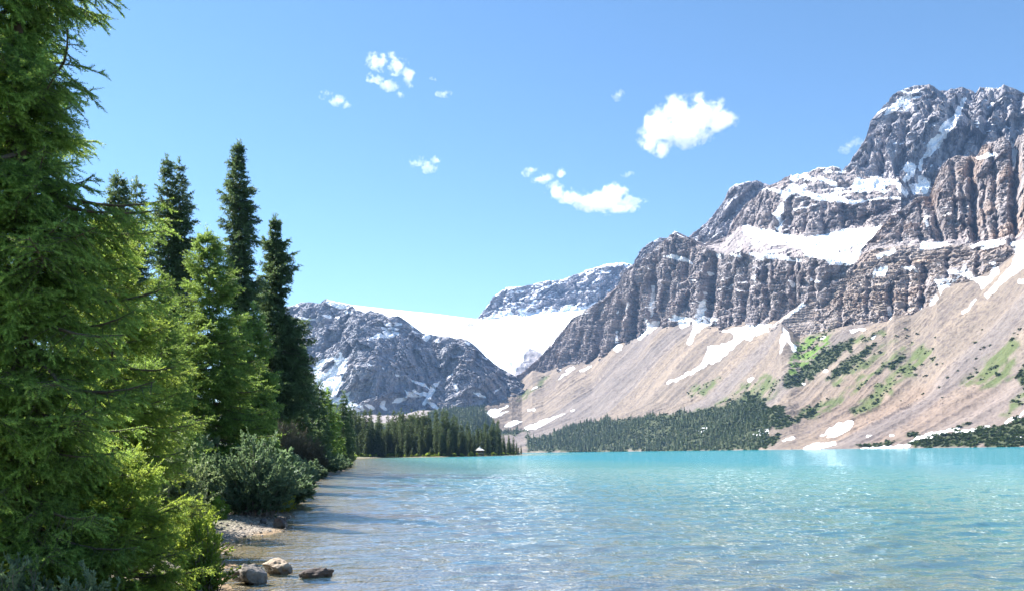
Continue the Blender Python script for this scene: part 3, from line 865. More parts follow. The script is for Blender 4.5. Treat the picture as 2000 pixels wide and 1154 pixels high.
# the lake surface, with real wavelets near the camera
rr = np.concatenate([np.exp(np.linspace(math.log(2.0), math.log(90), 900)), np.exp(np.linspace(math.log(91), math.log(2600), 220))])
WX, WY = polar(-52, 52, 900, rr)
amp = np.interp(rr, [0, 40, 90], [1, .8, .25])[:, None]
cw, sw = math.cos(.22), math.sin(.22)
U, Vv = WX * cw + WY * sw, -WX * sw + WY * cw
qx = .5 * noise(U / 2.5, Vv / 2.5, 0, 300)
calm = .16 + .84 * smooth(.4, 4.0, -sd_land(WX, WY))
hz = .95 * (.050 * fbm(U / 1.25, (Vv + qx) / .50, 0, 2, 301) + .026 * ridged(U / .80, (Vv + .6 * qx) / .27, 3.3, 2, 305) * .6 + .017 * noise(U / .24, Vv / .10, 1.7, 309))
WZ = hz * amp * calm
depth = np.clip(-ground_z(WX, WY), 0, 20)
me = mesh_np("lake_water", np.stack([WX, WY, WZ], -1).reshape(-1, 3), grid_faces(*WX.shape)[:, ::-1], {"depth": depth.ravel()})
m, t = mat_new("glacial_lake_water")
co = t.coords()
mp = t.n("ShaderNodeMapping"); t.put(mp.inputs[0], co)
mp.inputs["Rotation"].default_value = (0, 0, -.22); mp.inputs["Scale"].default_value = (1, 2.3, 1)
w1 = t.noise(mp, 3.4, 3, .6)
w2 = t.noise(mp, .85, 2, .5)
w3 = t.noise(mp, .16, 2, .5)
hh = t.math('ADD', t.math('ADD', t.math('MULTIPLY', w1, .032), t.math('MULTIPLY', w2, .055)), t.math('MULTIPLY', w3, .08))
bp = t.n("ShaderNodeBump"); bp.inputs["Distance"].default_value = 1.0; bp.inputs["Strength"].default_value = 1.0
t.put(bp.inputs["Height"], hh)
dp = t.attr("depth").outputs["Fac"]
patch = t.noise(co, .06, 3, .5)
kk = t.math('ADD', .66, t.math('MULTIPLY', patch, .35))
turb = t.math('SUBTRACT', 1.0, t.math('EXPONENT', t.math('MULTIPLY', t.math('MULTIPLY', dp, -1.0), kk)))
dif = t.n("ShaderNodeBsdfDiffuse"); t.put(dif.inputs["Color"], t.mix(t.smooth(dp, 1.0, 6.0), (.115, .330, .300), (.007, .262, .345)))
tr = t.n("ShaderNodeBsdfTransparent"); tr.inputs["Color"].default_value = (.93, .97, .93, 1)
body = t.n("ShaderNodeMixShader"); t.put(body.inputs[0], turb); t.put(body.inputs[1], tr.outputs[0]); t.put(body.inputs[2], dif.outputs[0])
gl = t.n("ShaderNodeBsdfGlossy"); gl.inputs["Roughness"].default_value = .05; t.put(gl.inputs["Normal"], bp)
fr = t.n("ShaderNodeFresnel"); fr.inputs["IOR"].default_value = 1.333; t.put(fr.inputs["Normal"], bp)
sh = t.n("ShaderNodeMixShader"); t.put(sh.inputs[0], t.math('MULTIPLY', fr, .60)); t.put(sh.inputs[1], body.outputs[0]); t.put(sh.inputs[2], gl.outputs[0])
t.put(t.out.inputs[0], sh.outputs[0])
tag(link("lake_water", me, m), kind="structure")

# ------------------------------------------------------------------ far woods and dwarf scrub on the slopes
def rot_z(a):
    c, s_ = np.cos(a), np.sin(a)
    o, z = np.ones_like(a), np.zeros_like(a)
    return np.stack([np.stack([c, -s_, z], -1), np.stack([s_, c, z], -1), np.stack([z, z, o], -1)], -2)

def cone_tree(r, levels=7, spikes=5, w=.42):
    V, Fc = [], []
    for l in range(levels):
        f = l / levels
        zt = .10 + .90 * f
        R = .17 * (1 - f) ** .8 + .012
        for k in range(spikes):
            a = 2 * math.pi * (k + r.random()) / spikes
            rr_ = R * r.uniform(.75, 1.2)
            i = len(V)
            dx_, dy_ = math.cos(a), math.sin(a)
            V += [(0, 0, min(1.0, zt + .16)), (dx_ * rr_ - dy_ * rr_ * w, dy_ * rr_ + dx_ * rr_ * w, zt - .05), (dx_ * rr_ + dy_ * rr_ * w, dy_ * rr_ - dx_ * rr_ * w, zt - .05)]
            Fc.append((i, i + 1, i + 2))
    return np.array(V), np.array(Fc)

def shrub_lump(r, n=26):
    V, Fc = [], []
    for k in range(n):
        a, e = r.uniform(0, 2 * math.pi), r.uniform(.05, 1.35)
        d = np.array([math.cos(a) * math.cos(e), math.sin(a) * math.cos(e), math.sin(e)]) * r.uniform(.35, .55)
        u = np.cross(d, [.3, .2, 1]); u /= np.linalg.norm(u) + 1e-6
        i = len(V)
        V += [tuple(d * .5 - u * .22), tuple(d * .5 + u * .22), tuple(d * 1.25 + np.array([0, 0, r.uniform(-.05, .15)]))]
        Fc.append((i, i + 1, i + 2))
    return np.array(V), np.array(Fc)

def scatter(tmpls, pos, hgt, wid, seed):
    r = np.random.default_rng(seed)
    which = r.integers(0, len(tmpls), len(pos))
    VV, FF, TT = [], [], []
    off = 0
    for ti, (V, Fc) in enumerate(tmpls):
        ii = np.nonzero(which == ti)[0]
        if not len(ii):
            continue
        R = rot_z(r.uniform(0, 6.28, len(ii)))
        sc = np.stack([wid[ii], wid[ii], hgt[ii]], -1)
        W = np.einsum('nij,mj->nmi', R, V) * sc[:, None, :] + pos[ii][:, None, :]
        VV.append(W.reshape(-1, 3))
        FF.append((Fc[None] + (np.arange(len(ii)) * len(V))[:, None, None] + off).reshape(-1, 3))
        TT.append(np.repeat(r.random(len(ii)), len(V)))
        off += len(ii) * len(V)
    return np.concatenate(VV), np.concatenate(FF), np.concatenate(TT)

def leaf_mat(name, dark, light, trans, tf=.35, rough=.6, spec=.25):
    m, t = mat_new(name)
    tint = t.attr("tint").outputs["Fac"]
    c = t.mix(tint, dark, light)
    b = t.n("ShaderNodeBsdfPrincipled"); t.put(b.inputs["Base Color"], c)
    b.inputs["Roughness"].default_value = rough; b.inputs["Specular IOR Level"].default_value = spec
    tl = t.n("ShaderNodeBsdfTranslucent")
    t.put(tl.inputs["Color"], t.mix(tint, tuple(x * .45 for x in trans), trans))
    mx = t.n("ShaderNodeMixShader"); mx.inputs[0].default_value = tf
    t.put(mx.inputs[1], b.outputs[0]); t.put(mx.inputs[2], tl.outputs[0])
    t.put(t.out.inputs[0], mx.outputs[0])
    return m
M_FAR = leaf_mat("far_conifer_needles", (.034, .060, .022), (.095, .135, .046), (.10, .14, .04), .15)
M_SCRUB = leaf_mat("dwarf_scrub_leaves", (.032, .052, .018), (.085, .12, .035), (.12, .17, .04), .15)

def area_points(P, mask, spacing, r):
    e1 = P[:-1, 1:] - P[:-1, :-1]; e2 = P[1:, :-1] - P[:-1, :-1]
    ar = np.abs(e1[..., 0] * e2[..., 1] - e1[..., 1] * e2[..., 0]) * mask[:-1, :-1]
    n = int(ar.sum() / spacing ** 2)
    cum = np.cumsum(ar.ravel())
    k = np.searchsorted(cum, r.random(n) * cum[-1])
    i, j = np.unravel_index(np.minimum(k, ar.size - 1), ar.shape)
    a, b = r.random(n)[:, None], r.random(n)[:, None]
    return P[i, j] + e1[i, j] * a + e2[i, j] * b, i, j

pr = random.Random(5)
cones = [cone_tree(pr) for _ in range(6)]
lumps = [shrub_lump(pr) for _ in range(6)]
r = np.random.default_rng(21)
P, spx, spy, gd, gl_, gp, SN = SCREE
rgx = 6 * fbm(spx / 14, spy / 14, 1, 3, 401); rgy = 5 * fbm(spx / 14, spy / 14, 7, 3, 402)
forest = (gd > .5) & (spx < 1490 + 60 * noise(spx / 30, spy / 30, 0, 407))
pos, i, j = area_points(P, forest * blur(gd, 40) ** 1.5 * (.25 + .75 * smooth(-.35, .25, fbm(P[..., 0] / 45, P[..., 1] / 45, 0, 3, 403))), 4.3, r)
hg = r.uniform(6, 12.5, len(pos)) * np.interp(spx[i, j], [1000, 1250, 1450, 1530], [1, .95, .75, .5]) * r.choice([.45, .75, 1, 1.05, 1.35], len(pos))
V, Fc, tt = scatter(cones, pos - [0, 0, .5], hg, hg * r.uniform(.8, 1.25, len(pos)), 22)
tag(link("forest", mesh_np("lakeside_forest", V, Fc, {"tint": tt}, False), M_FAR), kind="stuff")
dens = ((gd > .5) & (spx >= 1440 + 70 * noise(spx / 30, spy / 30, 0, 408))) * 1.0 + .35 * ((gd > .5) & (spx < 1480)) + .26 * gp * smooth(-.2, .5, fbm(P[..., 0] / 25, P[..., 1] / 25, 0, 3, 404)) + .30 * gl_ * smooth(0, .5, fbm(P[..., 0] / 25, P[..., 1] / 25, 0, 3, 406)) + .020 * ((spx > 1700) & (spy > 640) & (spy < 790)) * smooth(0, .5, fbm(P[..., 0] / 60, P[..., 1] / 60, 0, 3, 405))
pos, i, j = area_points(P, dens, 3.6, r)
hg = r.uniform(2.0, 5.5, len(pos))
V, Fc, tt = scatter(lumps, pos - [0, 0, .3], hg, hg * r.uniform(1.0, 1.7, len(pos)), 23)
tag(link("dwarf_scrub", mesh_np("dwarf_scrub", V, Fc, {"tint": tt}, False), M_SCRUB), kind="stuff")
vx, vy = w2p(VALLEY[..., 0], VALLEY[..., 1], VALLEY[..., 2])
VF = [(835,812),(860,803),(880,797),(905,792),(930,786),(944,778),(960,772),(985,755),(1010,748),(1040,742),(1040,800),(1000,870),(940,880),(860,878),(700,870),(690,850),(800,830)]
vm = inpoly(vx, vy, VF) & ~inany(vx, vy, TALUS)
pos, i, j = area_points(VALLEY, vm, 8.0, r)
hg = r.uniform(10, 19, len(pos))
V, Fc, tt = scatter(cones, pos - [0, 0, .5], hg, hg * r.uniform(.8, 1.2, len(pos)), 24)
tag(link("forest", mesh_np("valley_forest", V, Fc, {"tint": tt}, False), M_FAR), kind="stuff")
print("far", len(pos))

# ------------------------------------------------------------------ trees
UP = np.array([0., 0., 1.])
def nrm(v):
    return v / (np.linalg.norm(v, axis=-1, keepdims=True) + 1e-9)

def frond(L, s_, r, sag=.30, spread=.55, dens=1.0):
    """one bough reaching along +x: shoots (base, direction, length, age) and the wood of its axis and side twigs"""
    B, D, Ln, A, W = [], [], [], [], []
    kx = r.normal(0, .06)
    def ax(t):
        return np.array([L * t, kx * L * math.sin(3 * t), L * sag * (1.15 * t * t - 1.0 * t)])
    n = max(3, int(L / (s_ * .50) * dens))
    pts = [ax(t) for t in np.linspace(0, 1, 7)]
    W.append((pts, .012 * L + .002))
    side = 1
    for q in range(n):
        t = .12 + .88 * (q + r.random() * .6) / n
        p = ax(t)
        T = nrm(ax(min(1, t + .04)) - ax(t - .04))
        Sx = nrm(np.cross(UP, T))
        side = -side
        l = (L * spread * max(0.0, 1 - t) ** .8 + s_ * .75) * r.uniform(.65, 1.15)
        if t < .3:
            l *= .55 + 1.5 * t
        phi = r.uniform(.75, 1.15)
        d = nrm(T * math.cos(phi) + side * Sx * math.sin(phi) - UP * r.uniform(.0, .85))
        m_ = max(1, int(l / (s_ * .62)))
        curve = -r.uniform(.0, .25)
        pp = [p]
        for w in range(m_):
            u0 = w / m_
            dd = nrm(d + UP * curve * u0 + r.normal(0, .07, 3))
            q0 = pp[-1]
            seg = l / m_
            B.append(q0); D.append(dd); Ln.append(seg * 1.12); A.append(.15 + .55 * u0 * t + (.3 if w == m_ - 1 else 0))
            pp.append(q0 + dd * seg)
            for sg in (-1, 1):
                if r.random() < .80 * dens:
                    S2 = nrm(np.cross(UP, dd))
                    e = nrm(dd * .72 + sg * S2 * r.uniform(.5, .85) + UP * r.uniform(-.55, .30))
                    B.append(q0 + dd * seg * r.uniform(.1, .8)); D.append(e)
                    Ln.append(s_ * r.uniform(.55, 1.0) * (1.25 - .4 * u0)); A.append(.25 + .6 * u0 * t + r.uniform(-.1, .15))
        W.append((pp[::max(1, len(pp) // 3)], .004 * L))
    for w in range(int(n * .8)):
        t = .15 + .85 * w / (n * .8)
        T = nrm(ax(min(1, t + .04)) - ax(t - .04))
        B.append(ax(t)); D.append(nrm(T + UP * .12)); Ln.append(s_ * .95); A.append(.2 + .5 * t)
    return np.array(B), np.array(D), np.array(Ln), np.clip(np.array(A), 0, 1), W

def needles(B, D, Ln, A, K, nl, nw, r):
    n = len(B)
    ref = np.where(np.abs(D[:, 2:3]) < .9, UP, np.array([1., 0, 0]))
    e1 = nrm(np.cross(D, ref)); e2 = np.cross(D, e1)
    k = np.arange(K)[None]
    u = (k + r.random((n, K))) / K
    a = k * 2.4 + r.random((n, 1)) * 6.28
    rad = np.cos(a)[..., None] * e1[:, None] + np.sin(a)[..., None] * e2[:, None]
    tan = np.cross(D[:, None], rad)
    p = B[:, None] + D[:, None] * (Ln[:, None] * u)[..., None]
    ln = nl * r.uniform(.75, 1.2, (n, K, 1)) * (1 - .35 * u[..., None] ** 3)
    tip = p + (rad * .78 + D[:, None] * .62) * ln + UP * ln * .10
    mixv = r.random((n, K, 1))
    w = (tan * mixv + D[:, None] * (1 - mixv)) * nw * .5
    V = np.stack([p - w, p + w, tip], 2).reshape(-1, 3)
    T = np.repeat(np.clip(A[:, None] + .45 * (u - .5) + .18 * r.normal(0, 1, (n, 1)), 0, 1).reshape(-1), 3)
    return V, T

def tube(V, Fc, pts, r0, r1, sides=5):
    pts = [np.asarray(p, float) for p in pts]
    off = sum(len(v) for v in V)
    n = len(pts)
    R = []
    for i, p in enumerate(pts):
        d = nrm(pts[min(i + 1, n - 1)] - pts[max(i - 1, 0)])
        ref = UP if abs(d[2]) < .9 else np.array([1., 0, 0])
        a = nrm(np.cross(d, ref)); b = np.cross(d, a)
        rad = r0 + (r1 - r0) * i / max(1, n - 1)
        for k in range(sides):
            th = 6.2832 * k / sides
            R.append(p + (a * math.cos(th) + b * math.sin(th)) * rad)
    V.append(np.array(R))
    for i in range(n - 1):
        for k in range(sides):
            k2 = (k + 1) % sides
            Fc.append((off + i * sides + k, off + i * sides + k2, off + (i + 1) * sides + k2, off + (i + 1) * sides + k))

def bark_mat(name, a, b):
    m, t = mat_new(name)
    co = t.coords()
    mp = t.n("ShaderNodeMapping"); t.put(mp.inputs[0], co); mp.inputs["Scale"].default_value = (9, 9, 2.5)
    nz = t.noise(mp, 3.0, 5, .7)
    c = t.ramp(nz, [(.3, a), (.7, b)])
    bp = t.n("ShaderNodeBump"); bp.inputs["Distance"].default_value = .02; t.put(bp.inputs["Height"], nz)
    p = t.n("ShaderNodeBsdfPrincipled"); t.put(p.inputs["Base Color"], c); p.inputs["Roughness"].default_value = .9
    t.put(p.inputs["Normal"], bp); t.put(t.out.inputs[0], p)
    return m
BARK = bark_mat("spruce_bark", (.055, .042, .035), (.16, .125, .105))
GREYWOOD = bark_mat("dead_grey_wood", (.12, .10, .095), (.26, .225, .21))
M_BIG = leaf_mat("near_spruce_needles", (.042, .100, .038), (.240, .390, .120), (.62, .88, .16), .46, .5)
M_YEL = leaf_mat("sun_tinted_spruce_needles", (.050, .105, .024), (.225, .350, .078), (.70, .88, .14), .46, .5)  # yellow of the sunlight is mixed into this needle colour
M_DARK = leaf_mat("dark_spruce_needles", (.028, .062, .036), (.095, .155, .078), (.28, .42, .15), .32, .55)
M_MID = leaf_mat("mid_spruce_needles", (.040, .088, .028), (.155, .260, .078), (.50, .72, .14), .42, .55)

def bough_tree(name, label, group, base, H, R, hb, s_, K, nl, nw, mat, seed, per=6, gap=None, shape=.8, pit=(-.30, .60), tmpl=6, sag=.3, spread=.55,
               prune=None, lean=(0, 0), dens=1.0, rough=.25, wood=True, bare=0, tilt_sun=0.0, twin=None):
    """an upright conifer: trunk with limbs, crown of boughs. R crown radius, hb height where boughs begin."""
    r = np.random.default_rng(seed)
    x, y, z = base
    gap = gap or s_ * 1.6
    T = [frond(1.0 * q, s_ / max(.3, R) * 1.0, r, sag, spread, dens) for q in [1] * tmpl]     # unit-length boughs
    VV, TT, WV, WF = [], [], [], []
    nseg = 9
    def trunk_at(h):
        f = h / H
        return np.array([lean[0] * f * f * H + .03 * R * math.sin(5 * f), lean[1] * f * f * H, h])
    r0 = max(.0055 * H, .02)
    tube(WV, WF, [trunk_at(H * k / nseg) - (np.array([0, 0, .25]) if k == 0 else 0) for k in range(nseg + 1)], r0, .008, 8)
    h = hb
    azo = r.random() * 6.28
    lob = [(r.random() * 6.28, r.uniform(hb, H), r.uniform(.5, 1.0)) for _ in range(int(rough * 7))]
    while h < H - s_ * .9:
        f = (h - hb) / (H - hb)
        Rh = R * min((1 - f) ** shape, (1 - f) * 3.4) * (.72 + .28 * min(1, f * 5)) + s_ * .30
        m_ = per if f < .85 else max(4, per - 2)
        azo += 1.3
        for k in range(m_):
            az = azo + 6.283 * (k + r.uniform(-.25, .25)) / m_
            l = Rh * r.uniform(.60 - .18 * min(1, rough), 1.18)
            for (la, lh, ls) in lob:      # local gaps in the crown
                if math.cos(az - la) > .5 and abs(h - lh) < .05 * H:
                    l *= 1 - .75 * ls
            if prune and prune(az, h, l):
                continue
            pitch = pit[0] + (pit[1] - pit[0]) * f ** 1.3 + r.normal(0, .10)
            B, D, Ln, A, W = T[r.integers(0, tmpl)]
            cp, sp = math.cos(pitch), math.sin(pitch)
            ca, sa = math.cos(az), math.sin(az)
            rl = r.normal(0, .22)
            Rx = np.array([[1, 0, 0], [0, math.cos(rl), -math.sin(rl)], [0, math.sin(rl), math.cos(rl)]])
            M = np.array([[ca, -sa, 0], [sa, ca, 0], [0, 0, 1]]) @ np.array([[cp, 0, -sp], [0, 1, 0], [sp, 0, cp]]) @ Rx
            o = trunk_at(h + r.uniform(-.5, .5) * gap * .6)
            keep = np.ones(len(B), bool)
            if l < .6 * R:                                   # short boughs carry fewer shoots
                keep = r.random(len(B)) < max(.25, (l / R) ** 1.3 * 1.35)
            Bw = (B[keep] * l) @ M.T + o
            Dw = nrm(D[keep] @ M.T - UP * .04)
            Lw = np.clip(Ln[keep] * R, s_ * .35, s_ * 1.5)
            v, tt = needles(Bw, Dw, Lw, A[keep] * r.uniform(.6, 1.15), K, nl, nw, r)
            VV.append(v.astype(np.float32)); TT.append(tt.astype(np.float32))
            if wood:
                for wi, (pts, rad) in enumerate(W):
                    if wi and (l < .5 or wood == 1):
                        break
                    tube(WV, WF, [(p * l) @ M.T + o for p in pts], rad * l * (1.4 if wi == 0 else 1), rad * l * .25, 4 if wi == 0 else 3)
        h += gap * r.uniform(.75, 1.25)
    for k in range(bare):                                    # dead leafless limbs under the crown
        hh = r.uniform(.12, 1.0) * hb + .2
        az = r.random() * 6.28
        l = R * r.uniform(.4, .9)
        d = np.array([math.cos(az), math.sin(az), -.35])
        o = trunk_at(hh)
        pts = [o + d * l * q + np.array([0, 0, .18 * l * q * q]) + r.normal(0, .03, 3) * l for q in (0, .35, .7, 1)]
        tube(WV, WF, pts, .02, .006, 4)
        for q in range(5):
            p0 = pts[1] + (pts[3] - pts[1]) * r.random()
            tube(WV, WF, [p0, p0 + nrm(d + r.normal(0, .8, 3)) * l * .4], .008, .003, 3)
    # leader
    tp = trunk_at(H)
    nB = 7
    v, tt = needles(np.repeat(tp[None] - [0, 0, s_ * .8], nB, 0) + r.normal(0, .02, (nB, 3)), nrm(r.normal(0, .30, (nB, 3)) + UP), np.full(nB, s_ * 1.3), np.full(nB, .6), K, nl, nw, r)
    VV.append(v.astype(np.float32)); TT.append(tt.astype(np.float32))
    V = np.concatenate(VV)
    Fc = np.arange(len(V)).reshape(-1, 3)
    e = bpy.data.objects.new(name, None); COL.objects.link(e)
    e.location = (x, y, z); e.empty_display_size = .3
    tag(e, label, "tree", group)
    wme = mesh_np(name + "_trunk", np.concatenate(WV), np.array(WF))
    link("trunk", wme, BARK, e)
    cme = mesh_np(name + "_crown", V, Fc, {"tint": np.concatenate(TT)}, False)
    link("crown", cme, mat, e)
    return e, len(V) // 3

def foot(px, Y, dz=0.0):
    X = (px - HCX) / F * Y
    return (X, Y, float(ground_z(np.array([X]), np.array([Y]))[0]) + dz)
def height_to(py, Y, base):
    return (HCY + 3 - py) / F * Y + CAMZ - base[2]

tot = 0
def plant(name, label, group, px, top, Y, Rpx, **kw):
    global tot
    b = foot(px, Y)
    H = kw.pop("H", None) or height_to(top, Y, b)
    o, n = bough_tree(name, label, group, b, H, Rpx / F * Y, kw.pop("hb", .4), mat=kw.pop("mat", M_DARK), seed=kw.pop("seed", int(px * 7 + Y)), **kw)
    tot += n
    return o
SHO = "spruces along the near left shore"
FINE = dict(s_=.118, K=21, nl=.025, nw=.0118, wood=2)
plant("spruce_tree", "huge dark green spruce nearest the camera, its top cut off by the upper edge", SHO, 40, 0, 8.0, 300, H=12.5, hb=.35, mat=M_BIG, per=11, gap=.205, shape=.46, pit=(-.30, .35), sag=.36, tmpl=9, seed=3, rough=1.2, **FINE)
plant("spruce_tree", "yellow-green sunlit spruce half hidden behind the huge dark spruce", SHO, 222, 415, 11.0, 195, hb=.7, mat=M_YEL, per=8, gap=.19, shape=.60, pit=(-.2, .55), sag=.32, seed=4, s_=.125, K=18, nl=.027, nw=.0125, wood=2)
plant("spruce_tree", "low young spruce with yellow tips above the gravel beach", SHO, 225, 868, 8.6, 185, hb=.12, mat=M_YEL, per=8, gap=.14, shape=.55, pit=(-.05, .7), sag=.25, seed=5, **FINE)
plant("spruce_tree", "broad bright green spruce standing behind the dark willow bush", SHO, 415, 440, 27.0, 140, hb=.5, mat=M_MID, per=8, gap=.25, shape=.70, sag=.26, seed=6, s_=.22, K=10, nl=.058, nw=.032, rough=.4, wood=1)
plant("spruce_tree", "lit leafy spruce squeezed between the yellow-green spruce and the broad bright one", SHO, 318, 520, 23.0, 100, hb=.4, mat=M_MID, per=8, gap=.25, shape=.70, seed=7, s_=.20, K=10, nl=.055, nw=.028, wood=1)
MED = dict(pit=(-.32, .38), s_=.38, K=9, nl=.14, nw=.085, wood=1, gap=.40)
plant("spruce_tree", "bushy dark spruce left of the twin spruces, the taller of two close tips", SHO, 240, 332, 45.0, 62, hb=1, seed=8, shape=.6, rough=.5, per=8, **MED)
plant("spruce_tree", "shorter thin dark spruce, second of the two close tips left of the twins", SHO, 276, 345, 46.0, 40, hb=1, seed=9, shape=.5, rough=.5, per=7, **MED)
plant("spruce_tree", "left one of two slender twin spruces standing together", SHO, 335, 300, 55.0, 50, hb=2, seed=10, shape=.45, rough=1.6, per=7, **MED)
plant("spruce_tree", "right one of two slender twin spruces standing together", SHO, 360, 306, 55.6, 43, hb=2, seed=11, shape=.45, rough=1.6, per=7, **MED)
plant("spruce_tree", "tallest narrow dark spruce standing alone against the sky", SHO, 470, 272, 70.0, 58, hb=3, seed=12, shape=.42, rough=2.2, per=7, pit=(-.32, .38), s_=.44, K=9, nl=.17, nw=.105, wood=1, gap=.44, lean=(.012, 0))
plant("spruce_tree", "dark conical spruce right of the tallest one, with bare dead limbs below", SHO, 546, 418, 76.0, 78, hb=5.0, seed=13, shape=.58, rough=1.5, per=7, pit=(-.34, .38), s_=.46, K=9, nl=.18, nw=.11, wood=1, gap=.46, bare=60, H=None)
plant("spruce_tree", "leafy mid-green spruce filling the gap below the tallest one", SHO, 500, 590, 52.0, 60, hb=1.0, mat=M_MID, seed=14, shape=.6, per=8, **MED)
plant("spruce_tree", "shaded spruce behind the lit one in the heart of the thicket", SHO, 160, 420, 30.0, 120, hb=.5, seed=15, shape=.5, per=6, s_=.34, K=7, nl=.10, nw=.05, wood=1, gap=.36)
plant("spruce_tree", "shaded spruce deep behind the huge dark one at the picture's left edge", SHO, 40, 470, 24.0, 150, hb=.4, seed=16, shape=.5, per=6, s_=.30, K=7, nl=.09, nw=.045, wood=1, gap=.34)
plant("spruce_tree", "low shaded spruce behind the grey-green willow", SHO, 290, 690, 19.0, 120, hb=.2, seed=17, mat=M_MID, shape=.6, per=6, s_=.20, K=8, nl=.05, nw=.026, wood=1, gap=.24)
lo = [(585, 640, 82, 34, "slim dark spruce whose tip meets the grey mountain, beside the dead-limbed one", 18, M_DARK),
      (606, 722, 90, 27, "slim spruce in the shore row, third from the dead-limbed one", 19, M_DARK),
      (626, 743, 98, 22, "thin pointed spruce in front of the mountain snowfield", 20, M_DARK),
      (641, 757, 106, 26, "sunlit yellow-green spruce just right of the thin pointed one", 21, M_MID),
      (657, 788, 118, 20, "short full spruce crowding the shore before the last tall one", 22, M_MID),
      (671, 762, 130, 24, "last tall spruce at the end of the near shore, leaning over the water", 23, M_DARK),
      (683, 790, 175, 15, "small distant spruce just past the end of the near shore", 24, M_DARK),
      (592, 800, 78, 34, "short leafy spruce low in the shade of the shore row", 25, M_DARK),
      (618, 820, 88, 26, "low bushy spruce at the foot of the thin pointed one", 26, M_DARK),
      (560, 700, 84, 40, "dark spruce behind the dead-limbed one, seen through its gaps", 27, M_DARK)]
for (px_, top_, Y_, R_, lab, sd_, mt_) in lo:
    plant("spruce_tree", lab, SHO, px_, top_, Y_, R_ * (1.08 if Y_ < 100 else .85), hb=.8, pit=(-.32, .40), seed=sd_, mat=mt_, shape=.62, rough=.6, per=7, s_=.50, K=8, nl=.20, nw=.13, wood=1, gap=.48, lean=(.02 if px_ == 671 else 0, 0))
open("/tmp/nf","w").write(str(tot))

# ------------------------------------------------------------------ spruces on the wooded point
PEN = [(690,787),(700,805),(714,801),(726,799),(741,805),(757,810),(772,802),(784,798),(795,806),(805,801),(817,803),(829,801),(837,805),(850,801),(864,799),(875,803),(885,809),(894,814),(903,823),(914,823),(934,832),(950,821),(964,818),(973,820),(977,841),(985,848),(994,849),(1002,853),(1009,861),(1017,868)]
def env(px):
    return float(np.interp(px, [p[0] for p in PEN], [p[1] for p in PEN]))
def wline(px):
    return float(np.interp(px, [690,760,820,872,950,1000,1018], [894.2,892.8,892.2,891.6,889.6,887.9,886.9]))
PG = "spruces crowded on the wooded point"
protos = []
M_PEN = leaf_mat("point_spruce_needles", (.022, .044, .026), (.085, .125, .052), (.22, .30, .09), .28, .55)
for k in range(7):
    o, n = bough_tree("spruce_tree", "dark spruce in the crowd on the wooded point", PG, (0, 0, 0), 20.0, [2.1, 2.5, 1.9, 2.7, 2.3, 1.8, 3.0][k], .8, 1.1, 5, .62, .30, M_PEN, 60 + k,
                      per=6, gap=1.0, shape=.75, rough=1.2, wood=0)
    protos.append(o)
used = [False] * 7
def copy_tree(root):
    c = root.copy(); COL.objects.link(c)
    for ch in root.children:
        d = ch.copy(); COL.objects.link(d); d.parent = c
    return c
rp = random.Random(11)
def put_tree(px, back, top, label, wide=1.0):
    _, Yw = ground_at(px, wline(px))
    Y = Yw + back
    X = (px - HCX) / F * Y
    z = float(ground_z(np.array([X]), np.array([Y]))[0])
    if z < 0.1:
        z = .2
    H = (HCY - (px - HCX) * math.tan(ROLL) - top) / F * Y + CAMZ - z
    if H < 2:
        return
    k = rp.randrange(7)
    o = protos[k] if not used[k] else copy_tree(protos[k])
    used[k] = True
    o.location = (X, Y, z - .1)
    sc = H / 20.0
    w = sc * wide * rp.uniform(.85, 1.2)
    o.scale = (w, w, sc)
    o.rotation_euler = (rp.uniform(-.02, .02), rp.uniform(-.02, .02), rp.uniform(0, 6.28))
    tag(o, label, "tree", PG)
special = {784: "spruce rising highest left of the middle of the wooded point", 864: "tallest spruce right of the middle of the wooded point", 950: "tall spruce just right of the little shelter, above its roof",
           690: "tall spruce at the left end of the wooded point, foot hidden by the near shore", 1017: "last small spruce at the very tip of the wooded point", 964: "tall spruce second right of the little shelter"}
for px_, top_ in PEN:
    put_tree(px_ + rp.uniform(-1, 1), rp.uniform(8, 38) if px_ < 970 else rp.uniform(4, 12), top_, special.get(px_, "tall dark spruce showing against the mountain above the wooded point"), .95)
for k in range(118):
    px_ = 688 + (k + rp.random()) * 322 / 118
    e_ = env(px_)
    if rp.random() < .5:
        put_tree(px_, rp.uniform(14, 60) if px_ < 960 else rp.uniform(5, 18), e_ + rp.uniform(2, 20), "dark spruce of middling height packed inside the wooded point", 1.0)
    elif not 928 < px_ < 948:
        put_tree(px_, rp.uniform(3.5, 12), 890 - (890 - e_) * rp.uniform(.42, .80), "spruce in the front row of the wooded point near the water", 1.05)
for px_, top_, lab in [(806, 871, "small bushy spruce alone at the water's edge of the wooded point"), (775, 866, "short young spruce on the grassy bank left of the small bushy one"), (712, 868, "short spruce among the shrubs at the left part of the point"), (1012, 872, "stubby spruce beside the tip of the wooded point"),
                       (841, 873, "short spruce at the bank right of the small bushy one"), (896, 872, "short spruce on the bank left of the little shelter"), (955, 868, "mid-sized spruce directly right of the little shelter"), (924, 862, "mid-sized spruce directly left of the little shelter")]:
    put_tree(px_, 3.0, top_, lab, 1.5)

